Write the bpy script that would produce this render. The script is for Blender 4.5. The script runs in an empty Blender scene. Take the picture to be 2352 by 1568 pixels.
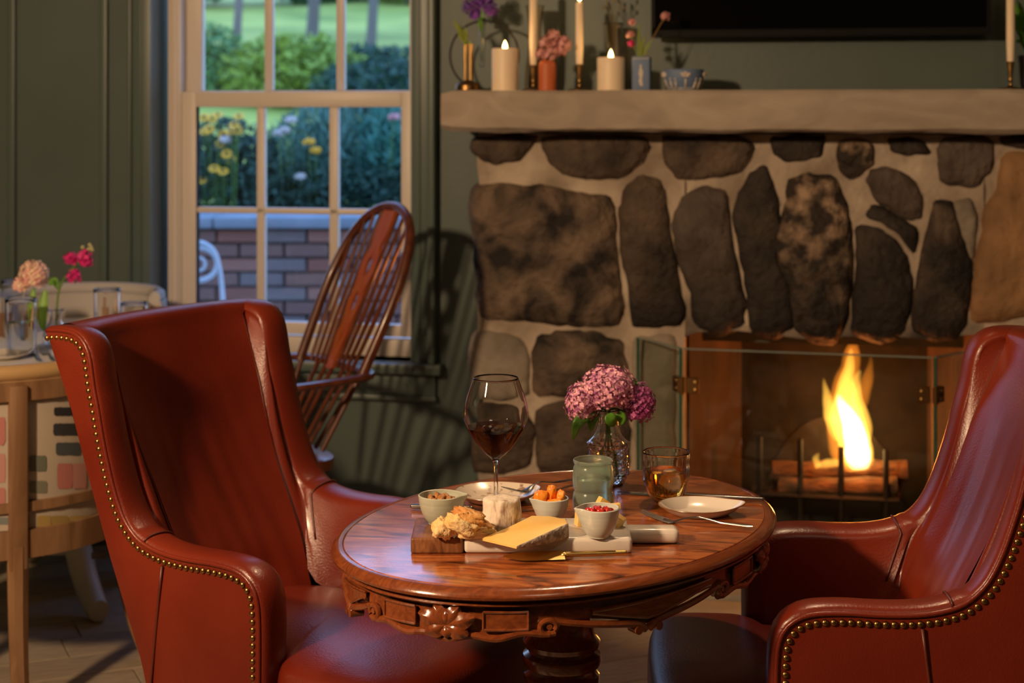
import bpy, bmesh, math, random
from mathutils import Vector, Matrix, noise
random.seed(7)
PI = math.pi
C = bpy.context.scene.collection
SC = bpy.context.scene
# ------------------------------------------------------------------ camera
FPX, CAMH, HOR = 3700.0, 1.42, 250.0
cam = bpy.data.cameras.new('camera'); camo = bpy.data.objects.new('camera', cam); C.objects.link(camo)
camo.location = (0, 0, CAMH); camo.rotation_euler = (PI/2, 0, 0)
cam.sensor_width = 36; cam.lens = 36*FPX/2352; cam.shift_y = -(784-HOR)/2352
cam.clip_start = .05; cam.clip_end = 300
cam.dof.use_dof = True; cam.dof.focus_distance = 2.64; cam.dof.aperture_fstop = 4.6; cam.dof.aperture_blades = 0
SC.camera = camo
SC.view_settings.view_transform = 'Standard'; SC.view_settings.look = 'None'
SC.view_settings.gamma = 1; SC.view_settings.use_curve_mapping = False
SC.view_settings.exposure = 0.0
SC.cycles.max_bounces = 12; SC.cycles.transparent_max_bounces = 16; SC.cycles.transmission_bounces = 12
SC.cycles.sample_clamp_indirect = 6
# ------------------------------------------------------------------ world: dusk sky
W = bpy.data.worlds.new('dusk'); SC.world = W; W.use_nodes = True
nt = W.node_tree; nt.nodes.clear()
wo = nt.nodes.new('ShaderNodeOutputWorld'); bg = nt.nodes.new('ShaderNodeBackground')
tc = nt.nodes.new('ShaderNodeTexCoord'); sx = nt.nodes.new('ShaderNodeSeparateXYZ'); rp = nt.nodes.new('ShaderNodeValToRGB')
rp.color_ramp.elements[0].position = 0.0; rp.color_ramp.elements[0].color = (.50, .66, 1.0, 1)
rp.color_ramp.elements[1].position = .6; rp.color_ramp.elements[1].color = (.22, .42, .95, 1)
nt.links.new(tc.outputs['Generated'], sx.inputs[0]); nt.links.new(sx.outputs['Z'], rp.inputs[0])
nt.links.new(rp.outputs[0], bg.inputs[0]); bg.inputs[1].default_value = 3.6; nt.links.new(bg.outputs[0], wo.inputs[0])
# ------------------------------------------------------------------ room lamps and fill light
def area(name, loc, target, size, power, col, sy=None):
    l = bpy.data.lights.new(name, 'AREA'); l.energy = power; l.color = col; l.size = size
    if sy: l.shape = 'RECTANGLE'; l.size_y = sy
    else: l.shape = 'DISK'
    o = bpy.data.objects.new(name, l); C.objects.link(o); o.location = loc
    o.rotation_euler = (Vector(target)-Vector(loc)).to_track_quat('-Z', 'Y').to_euler(); return o
area('key_lamp', (-2.05, .85, 2.30), (.1, 3.3, .8), .22, 128, (1, .66, .38))
sl = bpy.data.lights.new('downlight', 'SPOT'); sl.energy = 95; sl.color = (1, .68, .40); sl.spot_size = math.radians(48); sl.spot_blend = .7; sl.shadow_soft_size = .06
slo = bpy.data.objects.new('downlight', sl); C.objects.link(slo); slo.location = (.45, 3.75, 2.8); slo.rotation_euler = (Vector((.08, 2.62, .7))-slo.location).to_track_quat('-Z', 'Y').to_euler()
area('room_fill', (.9, .6, 2.82), (.2, 3.5, .5), .7, 7, (1, .70, .46))  # added soft fill from the ceiling, not a visible lamp
def point(name, loc, power, col, r):
    l = bpy.data.lights.new(name, 'POINT'); l.energy = power; l.color = col; l.shadow_soft_size = r
    o = bpy.data.objects.new(name, l); C.objects.link(o); o.location = loc; return o
# ------------------------------------------------------------------ picture -> place helpers
def tg(px, py, z):                      # point on the horizontal plane z
    Y = FPX*(CAMH-z)/(py-HOR); return Vector(((px-1176)*Y/FPX, Y, z))
def dp(px, py, Y):                      # point at distance Y
    return Vector(((px-1176)*Y/FPX, Y, CAMH-(py-HOR)*Y/FPX))
TH = math.radians(11.5)
WO = Vector((0, 5.2, 0)); WU = Vector((math.cos(TH), -math.sin(TH), 0)); WN = Vector((-math.sin(TH), -math.cos(TH), 0))
def wpt(u, z, v=0): return WO + WU*u + WN*v + Vector((0, 0, z))
def wp(px, py, v=0):                    # pixel -> (u, z) on the wall-parallel plane v
    d = Vector(((px-1176)/FPX, 1, 0)); o = WO + WN*v
    lam = o.dot(WN)/d.dot(WN); P = d*lam
    return (P-o).dot(WU), CAMH-(py-HOR)*lam/FPX
# ------------------------------------------------------------------ materials
MATS = {}
def mat(name, col, rough=.5, col2=None, scale=8, stretch=(1, 1, 1), bump=0, bscale=None, metal=0, coat=0, detail=5,
        trans=0, ior=1.45, lo=.35, hi=.65, sheen=0, spec=.5, dist=0, emis=None, estr=0, sss=0, bdist=.004):
    if name in MATS: return MATS[name]
    m = bpy.data.materials.new(name); m.use_nodes = True; MATS[name] = m
    n = m.node_tree; b = n.nodes['Principled BSDF']
    b.inputs['Base Color'].default_value = (*col, 1); b.inputs['Roughness'].default_value = rough
    b.inputs['Metallic'].default_value = metal; b.inputs['Coat Weight'].default_value = coat
    b.inputs['Coat Roughness'].default_value = .12
    b.inputs['Transmission Weight'].default_value = trans; b.inputs['IOR'].default_value = ior
    b.inputs['Specular IOR Level'].default_value = spec
    if sheen: b.inputs['Sheen Weight'].default_value = sheen
    if sss: b.inputs['Subsurface Weight'].default_value = sss; b.inputs['Subsurface Radius'].default_value = (.02, .012, .006)
    if emis: b.inputs['Emission Color'].default_value = (*emis, 1); b.inputs['Emission Strength'].default_value = estr
    if col2 or bump:
        t = n.nodes.new('ShaderNodeTexCoord'); mp = n.nodes.new('ShaderNodeMapping'); mp.inputs['Scale'].default_value = stretch
        n.links.new(t.outputs['Object'], mp.inputs[0])
    if col2:
        no = n.nodes.new('ShaderNodeTexNoise'); no.inputs['Scale'].default_value = scale; no.inputs['Detail'].default_value = detail
        no.inputs['Distortion'].default_value = dist
        n.links.new(mp.outputs[0], no.inputs[0]); r = n.nodes.new('ShaderNodeValToRGB')
        r.color_ramp.elements[0].position = lo; r.color_ramp.elements[1].position = hi
        r.color_ramp.elements[0].color = (*col, 1); r.color_ramp.elements[1].color = (*col2, 1)
        n.links.new(no.outputs[0], r.inputs[0]); n.links.new(r.outputs[0], b.inputs['Base Color'])
    if bump:
        n2 = n.nodes.new('ShaderNodeTexNoise'); n2.inputs['Scale'].default_value = bscale or scale; n2.inputs['Detail'].default_value = 4
        n.links.new(mp.outputs[0], n2.inputs[0]); bu = n.nodes.new('ShaderNodeBump'); bu.inputs['Strength'].default_value = bump
        bu.inputs['Distance'].default_value = bdist
        n.links.new(n2.outputs[0], bu.inputs['Height']); n.links.new(bu.outputs[0], b.inputs['Normal'])
    return m
green = mat('green_paint', (.064, .088, .079), .5, (.078, .106, .095), 2.0, bump=.15, bscale=60)
casing = mat('green_trim_paint', (.080, .113, .100), .38)
white = mat('white_vinyl', (.60, .54, .48), .42)
plaster = mat('ceiling_plaster', (.5, .44, .36), .8)
beam = mat('limestone_beam', (.29, .235, .185), .8, (.41, .345, .275), 3.5, (1, 1, 2.5), .5, 14, lo=.3, hi=.7, dist=1.5, bdist=.012)
mortar = mat('mortar', (.25, .195, .145), .9, (.50, .41, .32), 6, bump=.9, bscale=45, bdist=.008)
S = [mat('stone_brown', (.026, .018, .013), .8, (.135, .092, .062), 10, bump=1, bscale=30, detail=12, bdist=.022, lo=.3, hi=.7),
     mat('stone_grey', (.05, .036, .028), .8, (.135, .102, .08), 9, bump=1, bscale=32, detail=12, bdist=.018, lo=.3, hi=.7),
     mat('stone_dark', (.012, .009, .008), .8, (.062, .045, .034), 9, bump=1, bscale=30, detail=12, bdist=.020),
     mat('stone_mottled', (.03, .02, .014), .8, (.38, .26, .17), 17, bump=1, bscale=26, detail=12, lo=.44, hi=.66, bdist=.03),
     mat('stone_tan', (.20, .105, .045), .75, (.36, .20, .09), 6, bump=1, bscale=20, detail=8, bdist=.014),
     mat('stone_pale', (.17, .14, .11), .75, (.32, .27, .21), 7, bump=1, bscale=24, detail=8, bdist=.012),
     mat('stone_blotched', (.014, .010, .008), .8, (.17, .118, .08), 7, bump=1, bscale=28, detail=12, lo=.40, hi=.62, bdist=.022, dist=.6)]
def darken_low(src, name, z0, z1):
    m = src.copy(); m.name = name; n = m.node_tree; b = n.nodes['Principled BSDF']; lk = b.inputs['Base Color'].links[0]; frm = lk.from_socket
    t = n.nodes.new('ShaderNodeTexCoord'); sp = n.nodes.new('ShaderNodeSeparateXYZ'); no = n.nodes.new('ShaderNodeTexNoise'); no.inputs['Scale'].default_value = 6; no.inputs['Detail'].default_value = 5
    ad = n.nodes.new('ShaderNodeMath'); ad.operation = 'MULTIPLY_ADD'; ad.inputs[1].default_value = .42
    mr = n.nodes.new('ShaderNodeMapRange'); mr.inputs[1].default_value = z0+.21; mr.inputs[2].default_value = z1+.21; mr.inputs[3].default_value = .93; mr.inputs[4].default_value = 0
    mx = n.nodes.new('ShaderNodeMix'); mx.data_type = 'RGBA'; mx.inputs[7].default_value = (.010, .008, .007, 1)
    n.links.new(t.outputs['Object'], sp.inputs[0]); n.links.new(t.outputs['Object'], no.inputs[0]); n.links.new(no.outputs[0], ad.inputs[0]); n.links.new(sp.outputs['Z'], ad.inputs[2])
    n.links.new(ad.outputs[0], mr.inputs[0]); n.links.new(mr.outputs[0], mx.inputs[0]); n.links.new(frm, mx.inputs[6]); n.links.new(mx.outputs[2], b.inputs['Base Color']); return m
SS = [darken_low(x, x.name+'_sooted', .78, 1.14) for x in S]
mortarLow = darken_low(mortar, 'mortar_sooted', .70, .86)  # lintel mortar darkens towards its lower edge
soot = mat('firebrick_sooty', (.004, .003, .0025), .9, (.014, .010, .007), 9, bump=.6, bscale=30, bdist=.01)
firebrick = mat('firebrick', (.03, .016, .010), .8, (.08, .042, .024), 6, (1, 1, .4), .5, 20)
iron = mat('wrought_iron', (.02, .018, .016), .55, metal=.6)
logm = mat('log_bark', (.05, .025, .014), .85, (.16, .08, .04), 14, (1, 4, 4), 1, 30, bdist=.01)
brass = mat('antique_brass', (.34, .20, .07), .32, (.45, .28, .10), 30, metal=1)
brassdark = mat('dark_brass', (.22, .12, .045), .35, metal=1)
gold = mat('brushed_gold', (.62, .44, .16), .36, metal=1)
steel = mat('polished_steel', (.26, .25, .25), .26, metal=1)
leather = mat('oxblood_leather', (.098, .0085, .0040), .32, (.205, .026, .009), 3.0, bump=.5, bscale=260, coat=.06, bdist=.0011, lo=.3, hi=.75)
leatheri = mat('oxblood_leather_worn', (.095, .018, .012), .34, (.15, .027, .015), 2.2, bump=.3, bscale=300, coat=.12, bdist=.0012)
seamm = mat('leather_welt', (.10, .018, .009), .4)
wood = mat('polished_mahogany', (.145, .034, .010), .22, (.235, .060, .016), 9, (1, 6, 6), .05, 40, coat=.7, dist=2)
darkwood = mat('dark_turned_wood', (.065, .016, .007), .34, (.12, .030, .010), 10, (4, 4, 1), 0, coat=.25)
splatm = mat('red_brown_splat', (.30, .055, .010), .3, (.34, .085, .02), 10, (4, 4, 1), 0, coat=.5)
oak = mat('oak_frame', (.17, .088, .042), .5, (.26, .145, .075), 10, (2, 2, .4), .15, 60, dist=1)
paleseam = mat('gimp_trim', (.42, .27, .12), .6)
walnut = mat('walnut_board', (.13, .045, .016), .4, (.26, .105, .04), 22, (4, 1, 1), .1, 60, dist=1.2)
marble = mat('white_marble', (.70, .64, .57), .28, (.56, .52, .49), 9, (1, 3, 1), lo=.52, hi=.72, dist=2.5, coat=.2)
sage = mat('sage_stoneware', (.40, .43, .34), .32, (.46, .48, .39), 60, (.1, .1, 3), .15, 50, coat=.3)
paleware = mat('pale_blue_stoneware', (.52, .55, .50), .3, (.58, .60, .55), 60, (.1, .1, 3), .12, 50, coat=.3)
plateM = mat('white_glazed_plate', (.66, .60, .53), .22, coat=.4)
speck = mat('speckled_plate', (.24, .15, .10), .25, (.58, .50, .41), 55, lo=.36, hi=.46, coat=.4)
rimM = mat('plate_rim_brown', (.22, .10, .05), .3, coat=.4)
glass = mat('clear_glass', (1, 1, 1), .0, trans=1, ior=1.45)
crystal = mat('cut_crystal', (.97, .98, 1), .0, trans=1, ior=1.52)
gglass = mat('frosted_green_glass', (.74, .92, .80), .24, trans=.90, ior=1.3)
winem = mat('red_wine', (.015, .0002, .0006), .0, trans=1, ior=1.34)
whisky = mat('amber_whisky', (.95, .42, .06), .0, trans=1, ior=1.36)
icem = mat('ice', (.95, .93, .88), .15, trans=.75, ior=1.31)
waterm = mat('water', (.93, .97, .95), .0, trans=1, ior=1.33)
brieM = mat('bloomy_rind', (.74, .64, .53), .75, (.30, .20, .14), 34, (1, 1, .5), 1, 70, lo=.48, hi=.66, dist=1.5, bdist=.004, sss=.1)
cheeseM = mat('golden_cheese', (.80, .50, .13), .42, (.86, .60, .22), 12, sss=.2)
rindM = mat('grey_mould_rind', (.24, .18, .14), .8, (.56, .48, .40), 90, bump=1, bscale=120, lo=.4, hi=.6)
breadM = mat('focaccia_crumb', (.80, .50, .16), .75, (.84, .64, .34), 30, bump=1, bscale=110, bdist=.004, sss=.1)
crustM = mat('focaccia_crust', (.52, .20, .05), .6, (.78, .44, .14), 40, bump=1, bscale=110, bdist=.003)
herbM = mat('herb', (.06, .13, .02), .6)
apricotM = mat('dried_apricot', (.85, .22, .015), .35, (.95, .36, .03), 60, bump=.5, bscale=130, sss=.3, coat=.3)
cranM = mat('cranberry', (.40, .01, .012), .2, (.55, .03, .02), 60, coat=.6)
nutM = mat('candied_nut', (.30, .11, .03), .45, (.46, .22, .07), 80, bump=1, bscale=120)
seedM = mat('dark_olive', (.03, .035, .045), .4)
leafM = mat('hydrangea_leaf', (.05, .16, .012), .4, (.10, .26, .02), 40, coat=.1)
stemM = mat('green_stem', (.10, .20, .03), .5)
petalP = mat('hydrangea_petal', (.20, .02, .15), .55, (.90, .46, .56), 90, detail=3, lo=.36, hi=.64, sss=.15)
petalD = mat('hydrangea_petal_magenta', (.20, .02, .13), .55, (.46, .10, .28), 75, detail=3, lo=.38, hi=.66, sss=.15)
petalL = mat('pale_hydrangea_petal', (.85, .42, .40), .6, (.92, .72, .50), 60, detail=3, lo=.4, hi=.6)
magenta = mat('magenta_petal', (.62, .01, .16), .5, (.75, .04, .28), 60)
purple = mat('purple_petal', (.07, .02, .20), .5, (.16, .04, .34), 50)
pinkpet = mat('blush_petal', (.62, .25, .24), .5, (.72, .38, .34), 60)
coral = mat('terracotta_glaze', (.50, .12, .04), .5)
jasper = mat('blue_jasper', (.13, .19, .32), .6)
relief = mat('white_relief', (.62, .54, .46), .6)
wax = mat('ivory_wax', (.80, .66, .48), .45, sss=.6, emis=(1, .55, .22), estr=.05)
blackM = mat('black_plastic', (.004, .004, .004), .6, spec=.15)
screenM = mat('black_screen', (.003, .003, .003), .06)
vaseG = mat('amber_tinted_glass', (.96, .86, .74), .02, trans=1, ior=1.3)
fabric = mat('printed_linen', (.38, .33, .27), .85, (.44, .38, .31), 3, bump=.4, bscale=400, bdist=.001)
fabricP = mat('pale_upholstery', (.42, .40, .38), .85, bump=.4, bscale=300, bdist=.001)
tabW = mat('whitewashed_table', (.66, .63, .56), .45, (.72, .68, .61), 6, (1, 5, 1))
pedW = mat('whitewashed_pedestal', (.42, .42, .34), .5, (.48, .46, .37), 6)
hearthM = mat('hearth_slate', (.16, .135, .10), .7, (.27, .23, .17), 6, bump=.6, bscale=18)
# thin window / screen glass
def thin_glass(name, tint, refl=1.0):
    m = bpy.data.materials.new(name); m.use_nodes = True; n = m.node_tree; n.nodes.clear()
    o = n.nodes.new('ShaderNodeOutputMaterial'); mx = n.nodes.new('ShaderNodeMixShader'); tr = n.nodes.new('ShaderNodeBsdfTransparent')
    gl = n.nodes.new('ShaderNodeBsdfGlossy'); fr = n.nodes.new('ShaderNodeFresnel'); geo = n.nodes.new('ShaderNodeNewGeometry'); mi = n.nodes.new('ShaderNodeMath'); mi.operation = 'MULTIPLY_ADD'
    mi.inputs[1].default_value = 1/1.5-1.5; mi.inputs[2].default_value = 1.5; n.links.new(geo.outputs['Backfacing'], mi.inputs[0]); n.links.new(mi.outputs[0], fr.inputs[0])
    tr.inputs[0].default_value = (*tint, 1); gl.inputs['Roughness'].default_value = .02
    n.links.new(fr.outputs[0], mx.inputs[0]); n.links.new(tr.outputs[0], mx.inputs[1]); n.links.new(gl.outputs[0], mx.inputs[2])
    n.links.new(mx.outputs[0], o.inputs[0]); return m
pane = thin_glass('window_pane_glass', (.95, .97, .97)); pane2 = thin_glass('fire_screen_glass', (.86, .90, .88))
edgeG = mat('glass_cut_edge', (.05, .22, .17), .1, trans=.6)
# veneer top
def veneer():
    m = bpy.data.materials.new('burr_veneer'); m.use_nodes = True; n = m.node_tree; b = n.nodes['Principled BSDF']
    t = n.nodes.new('ShaderNodeTexCoord'); mp = n.nodes.new('ShaderNodeMapping'); mp.inputs['Rotation'].default_value = (0, 0, math.radians(51+8)); mp2 = n.nodes.new('ShaderNodeMapping'); mp2.inputs['Scale'].default_value = (9, 34, 9)
    a = n.nodes.new('ShaderNodeTexNoise'); a.inputs['Scale'].default_value = 1.0; a.inputs['Detail'].default_value = 7; a.inputs['Distortion'].default_value = 1.6
    r = n.nodes.new('ShaderNodeValToRGB'); e = r.color_ramp.elements
    e[0].position = .30; e[0].color = (.06, .014, .005, 1); e[1].position = .70; e[1].color = (.56, .185, .048, 1)
    x = e.new(.47); x.color = (.32, .080, .020, 1)
    n.links.new(t.outputs['Object'], mp.inputs[0]); n.links.new(mp.outputs[0], mp2.inputs[0]); n.links.new(mp2.outputs[0], a.inputs[0]); n.links.new(a.outputs[0], r.inputs[0])
    n.links.new(r.outputs[0], b.inputs['Base Color'])
    b.inputs['Roughness'].default_value = .24; b.inputs['Coat Weight'].default_value = 1; b.inputs['Coat Roughness'].default_value = .14
    bu = n.nodes.new('ShaderNodeBump'); bu.inputs['Strength'].default_value = .12; bu.inputs['Distance'].default_value = .001
    n.links.new(a.outputs[0], bu.inputs['Height']); n.links.new(bu.outputs[0], b.inputs['Normal']); return m
veneerM = veneer()
def vol(name, col, s):
    m = bpy.data.materials.new(name); m.use_nodes = True; n = m.node_tree; n.nodes.clear()
    o = n.nodes.new('ShaderNodeOutputMaterial'); e = n.nodes.new('ShaderNodeEmission'); e.inputs[0].default_value = (*col, 1); e.inputs[1].default_value = s
    n.links.new(e.outputs[0], o.inputs['Volume']); return m
fl1 = vol('flame_outer', (1, .26, .02), 16); fl2 = vol('flame_mid', (1, .46, .06), 45); fl3 = vol('flame_core', (1, .70, .28), 160)
def emit(name, col, s):
    m = bpy.data.materials.new(name); m.use_nodes = True; n = m.node_tree; n.nodes.clear()
    o = n.nodes.new('ShaderNodeOutputMaterial'); e = n.nodes.new('ShaderNodeEmission'); e.inputs[0].default_value = (*col, 1); e.inputs[1].default_value = s
    n.links.new(e.outputs[0], o.inputs['Surface']); return m
candle_fl = emit('candle_flame', (1, .62, .25), 14)
ember = emit('ember', (1, .18, .02), 3)
# ------------------------------------------------------------------ mesh helpers
def obj(name, vf, m, parent=None, smooth=True, ang=40, loc=None, **kw):
    me = bpy.data.meshes.new(name)
    if isinstance(vf, bmesh.types.BMesh): bmesh.ops.recalc_face_normals(vf, faces=vf.faces); vf.to_mesh(me); vf.free()
    else:
        bm = bmesh.new(); vs = [bm.verts.new(v) for v in vf[0]]
        for fc in vf[1]:
            try: bm.faces.new([vs[i] for i in fc])
            except ValueError: pass
        bmesh.ops.remove_doubles(bm, verts=bm.verts, dist=1e-6)
        bmesh.ops.recalc_face_normals(bm, faces=bm.faces); bm.to_mesh(me); bm.free()
    if smooth:
        me.shade_smooth()
        if ang: me.set_sharp_from_angle(angle=math.radians(ang))
    me.materials.append(m)
    o = bpy.data.objects.new(name, me); C.objects.link(o)
    if parent is not None: o.parent = parent
    if loc is not None: o.location = loc
    for k, v in kw.items(): o[k] = v
    return o
def inst(o, parent, M=None, name=None):
    c = o.copy(); C.objects.link(c); c.parent = parent
    if M is not None: c.matrix_basis = M
    return c
def thing(name, label, cat, loc=(0, 0, 0), rz=0, group=None):
    o = bpy.data.objects.new(name, None); C.objects.link(o); o.location = loc; o.rotation_euler = (0, 0, rz)
    o.empty_display_size = .05; o['label'] = label; o['category'] = cat
    if group: o['group'] = group
    return o
def tag(o, label, cat, group=None):
    o['label'] = label; o['category'] = cat
    if group: o['group'] = group
    return o
def struct(o): o['kind'] = 'structure'; return o
def join(*parts):
    V, F = [], []
    for v, f in parts:
        n = len(V); V += list(v); F += [tuple(i+n for i in q) for q in f]
    return V, F
def box(c, s, M=None):
    x, y, z = [k/2 for k in s]; c = Vector(c)
    v = [Vector((a*x, b*y, d*z)) for a in (-1, 1) for b in (-1, 1) for d in (-1, 1)]
    v = [(M @ p if M else p)+c for p in v]
    return v, [(0, 1, 3, 2), (4, 6, 7, 5), (0, 4, 5, 1), (2, 3, 7, 6), (0, 2, 6, 4), (1, 5, 7, 3)]
def rbox(c, s, r=.004, seg=2, M=None):
    bm = bmesh.new(); v, f = box((0, 0, 0), s); vs = [bm.verts.new(p) for p in v]
    for q in f: bm.faces.new([vs[i] for i in q])
    bmesh.ops.bevel(bm, geom=bm.edges[:], offset=min(r, min(s)*.49), segments=seg, affect='EDGES', profile=.5)
    bm.verts.ensure_lookup_table(); bm.faces.ensure_lookup_table()
    V = [(M @ p.co if M else p.co.copy())+Vector(c) for p in bm.verts]; bm.verts.index_update()
    F = [tuple(x.index for x in q.verts) for q in bm.faces]; bm.free(); return V, F
def wbox(u0, u1, z0, z1, v0, v1, r=0):      # box in wall coordinates
    if r:
        V, F = rbox(((u0+u1)/2, (v0+v1)/2, (z0+z1)/2), (u1-u0, v1-v0, z1-z0), r)
    else: V, F = box(((u0+u1)/2, (v0+v1)/2, (z0+z1)/2), (u1-u0, v1-v0, z1-z0))
    return [wpt(p.x, p.z, p.y) for p in V], F
def lathe(prof, n=32, c=(0, 0, 0), sx=1, sy=1, cap=True, fn=None):
    V, F = [], []; c = Vector(c)
    for k, (r, z) in enumerate(prof):
        for i in range(n):
            a = 2*PI*i/n; rr = fn(r, z, a, k) if fn else r
            V.append(c+Vector((rr*math.cos(a)*sx, rr*math.sin(a)*sy, z)))
    for k in range(len(prof)-1):
        for i in range(n): j = (i+1) % n; F.append((k*n+i, k*n+j, (k+1)*n+j, (k+1)*n+i))
    if cap:
        if prof[0][0] > 1e-5: F.append(tuple(range(n-1, -1, -1)))
        if prof[-1][0] > 1e-5: F.append(tuple((len(prof)-1)*n+i for i in range(n)))
    return V, F
def crom(P, n=8, closed=False):
    P = [Vector(p) for p in P]; out = []; m = len(P)
    for i in range(m if closed else m-1):
        g = (lambda k: P[k % m]) if closed else (lambda k: P[max(0, min(m-1, k))])
        a, b, c, d = g(i-1), g(i), g(i+1), g(i+2)
        for j in range(n):
            t = j/n; out.append(.5*((2*b)+(c-a)*t+(2*a-5*b+4*c-d)*t*t+(3*b-a-3*c+d)*t**3))
    if not closed: out.append(P[-1])
    return out
def tube(P, r, n=8, closed=False, caps=True, flat=1):
    P = [Vector(p) for p in P]; m = len(P); V, F = [], []; up = None
    for i, p in enumerate(P):
        t = (P[(i+1) % m]-P[i-1]) if closed else (P[min(i+1, m-1)]-P[max(i-1, 0)])
        if t.length < 1e-9: t = Vector((0, 0, 1))
        t.normalize()
        if up is None: up = t.orthogonal().normalized() if abs(t.z) > .9 else t.cross(Vector((0, 0, 1))).normalized()
        up = (up-t*up.dot(t)); up = up.normalized() if up.length > 1e-6 else t.orthogonal().normalized()
        w = t.cross(up); rr = r[i] if isinstance(r, (list, tuple)) else (r(i/(m-1)) if callable(r) else r)
        for k in range(n):
            a = 2*PI*k/n; V.append(p+up*math.cos(a)*rr+w*math.sin(a)*rr*flat)
    for i in range(m if closed else m-1):
        i2 = (i+1) % m
        for k in range(n): F.append((i*n+k, i*n+(k+1) % n, i2*n+(k+1) % n, i2*n+k))
    if caps and not closed: F += [tuple(range(n-1, -1, -1)), tuple((m-1)*n+k for k in range(n))]
    return V, F
def sphere(c, r, n=10, m=6, s=(1, 1, 1), M=None):
    prof = [(max(1e-6, math.sin(PI*k/m)), -math.cos(PI*k/m)) for k in range(m+1)]
    V, F = lathe(prof, n, cap=False); c = Vector(c)
    V = [Vector((p.x*r*s[0], p.y*r*s[1], p.z*r*s[2])) for p in V]
    return [(M @ p if M else p)+c for p in V], F
def grid(rows, closed=False):
    n = len(rows[0]); V = [p for r in rows for p in r]; F = []
    for i in range(len(rows)-1):
        for j in range(n if closed else n-1):
            k = (j+1) % n; F.append((i*n+j, i*n+k, (i+1)*n+k, (i+1)*n+j))
    return V, F
def prism(outl, z0, z1, f=lambda x, y, z: Vector((x, y, z))):
    n = len(outl); V = [f(x, y, z0) for x, y in outl]+[f(x, y, z1) for x, y in outl]
    F = [tuple(range(n-1, -1, -1)), tuple(range(n, 2*n))]+[(i, (i+1) % n, n+(i+1) % n, n+i) for i in range(n)]
    return V, F
def chaikin(P, it=2):
    P = [Vector(p).to_2d() if len(p) > 2 else Vector(p) for p in P]
    for _ in range(it):
        Q = []
        for i in range(len(P)):
            a, b = P[i], P[(i+1) % len(P)]; Q += [a*.75+b*.25, a*.25+b*.75]
        P = Q
    return P
def pillow(outl, depth, f, rings=7, base=0, amp=.006, sc=12, seed=0, power=2.6):
    n = len(outl); cx = sum(p[0] for p in outl)/n; cy = sum(p[1] for p in outl)/n
    V, F = [], []
    for k in range(rings+1):
        t = 1-k/rings if k < rings else .02; t2 = t**.8
        hgt = depth*(1-t2**power)**(1/power) if t2 < 1 else 0
        for x, y in outl:
            px, py = cx+(x-cx)*t2, cy+(y-cy)*t2
            nn = noise.noise(Vector((px*sc, py*sc, seed)))*amp+noise.noise(Vector((px*sc*3, py*sc*3, seed+5)))*amp*.5
            V.append(f(px, py, base+hgt+nn*(1-t**6)))
    V2 = [f(x, y, base-.03) for x, y in outl]; V = V2+V
    for k in range(rings+1):
        for i in range(n): j = (i+1) % n; F.append((k*n+i, k*n+j, (k+1)*n+j, (k+1)*n+i))
    F.append(tuple((rings+1)*n+i for i in range(n))); return V, F
def lerp(a, b, t): return a+(b-a)*t
def interp(xs, ys, x):
    if x <= xs[0]: return ys[0]
    for i in range(len(xs)-1):
        if x <= xs[i+1]: return lerp(ys[i], ys[i+1], (x-xs[i])/(xs[i+1]-xs[i]))
    return ys[-1]
Z3 = Vector((0, 0, 1))
# ================================================================== SETTING
# back wall with window hole and fireplace hole (u,z rectangles)
HU0, HZ1 = wp(347, 0)[0], 2.35
HU1 = wp(945, 0)[0]; HZ0 = wp(700, 822)[1]
FO = [wp(1590, 780)[0], wp(2235, 780)[0], .03, wp(1900, 790)[1]]        # firebox opening
def wall_cells(us, zs, holes, v0, v1):
    parts = []
    for a, b in zip(us[:-1], us[1:]):
        for c, d in zip(zs[:-1], zs[1:]):
            um, zm = (a+b)/2, (c+d)/2
            if any(h[0] < um < h[1] and h[2] < zm < h[3] for h in holes): continue
            parts.append(wbox(a, b, c, d, v0, v1))
    return join(*parts)
struct(obj('wall_back', wall_cells([-3.2, HU0, HU1, FO[0], FO[1], 3.2], [-.09, FO[2]+.001, HZ0, FO[3], HZ1, 2.9],
        [(HU0, HU1, HZ0, HZ1), (FO[0], FO[1], FO[2], FO[3])], -.16, 0), green, smooth=False))
L0 = wpt(-3.15, 0); R0 = wpt(3.15, 0)
struct(obj('wall_left', join(box((L0.x-.05, (L0.y-2.2)/2, 1.40), (.1, L0.y+2.5, 3.0))), green, smooth=False))
struct(obj('wall_right', join(box((R0.x+.05, (R0.y-2.2)/2, 1.40), (.1, R0.y+2.5, 3.0))), green, smooth=False))
struct(obj('wall_front', join(box(((L0.x+R0.x)/2, -2.25, 1.45), (6.5, .1, 2.9))), green, smooth=False))
struct(obj('ceiling', prism([(L0.x, -2.3), (R0.x, -2.3), (R0.x, R0.y), (L0.x, L0.y)], 2.9, 3.0), plaster, smooth=False))
flo = struct(obj('floor', prism([(L0.x, -2.3), (R0.x, -2.3), (R0.x, R0.y), (L0.x, L0.y)], -.1, -.012), mat('subfloor', (.08, .06, .045), .8), smooth=False))
plm = [mat('floor_plank_%s' % k, a, .42, b, 12, (1, 9, 1), .2, 40, dist=1, lo=.3, hi=.7) for k, a, b in
       (('grey', (.24, .19, .135), (.40, .33, .24)), ('brown', (.20, .15, .10), (.36, .28, .19)), ('pale', (.28, .23, .165), (.44, .37, .27)))]
rng = random.Random(3); PA = math.radians(24); PM = Matrix.Rotation(PA, 3, 'Z'); pmesh = {}
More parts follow.
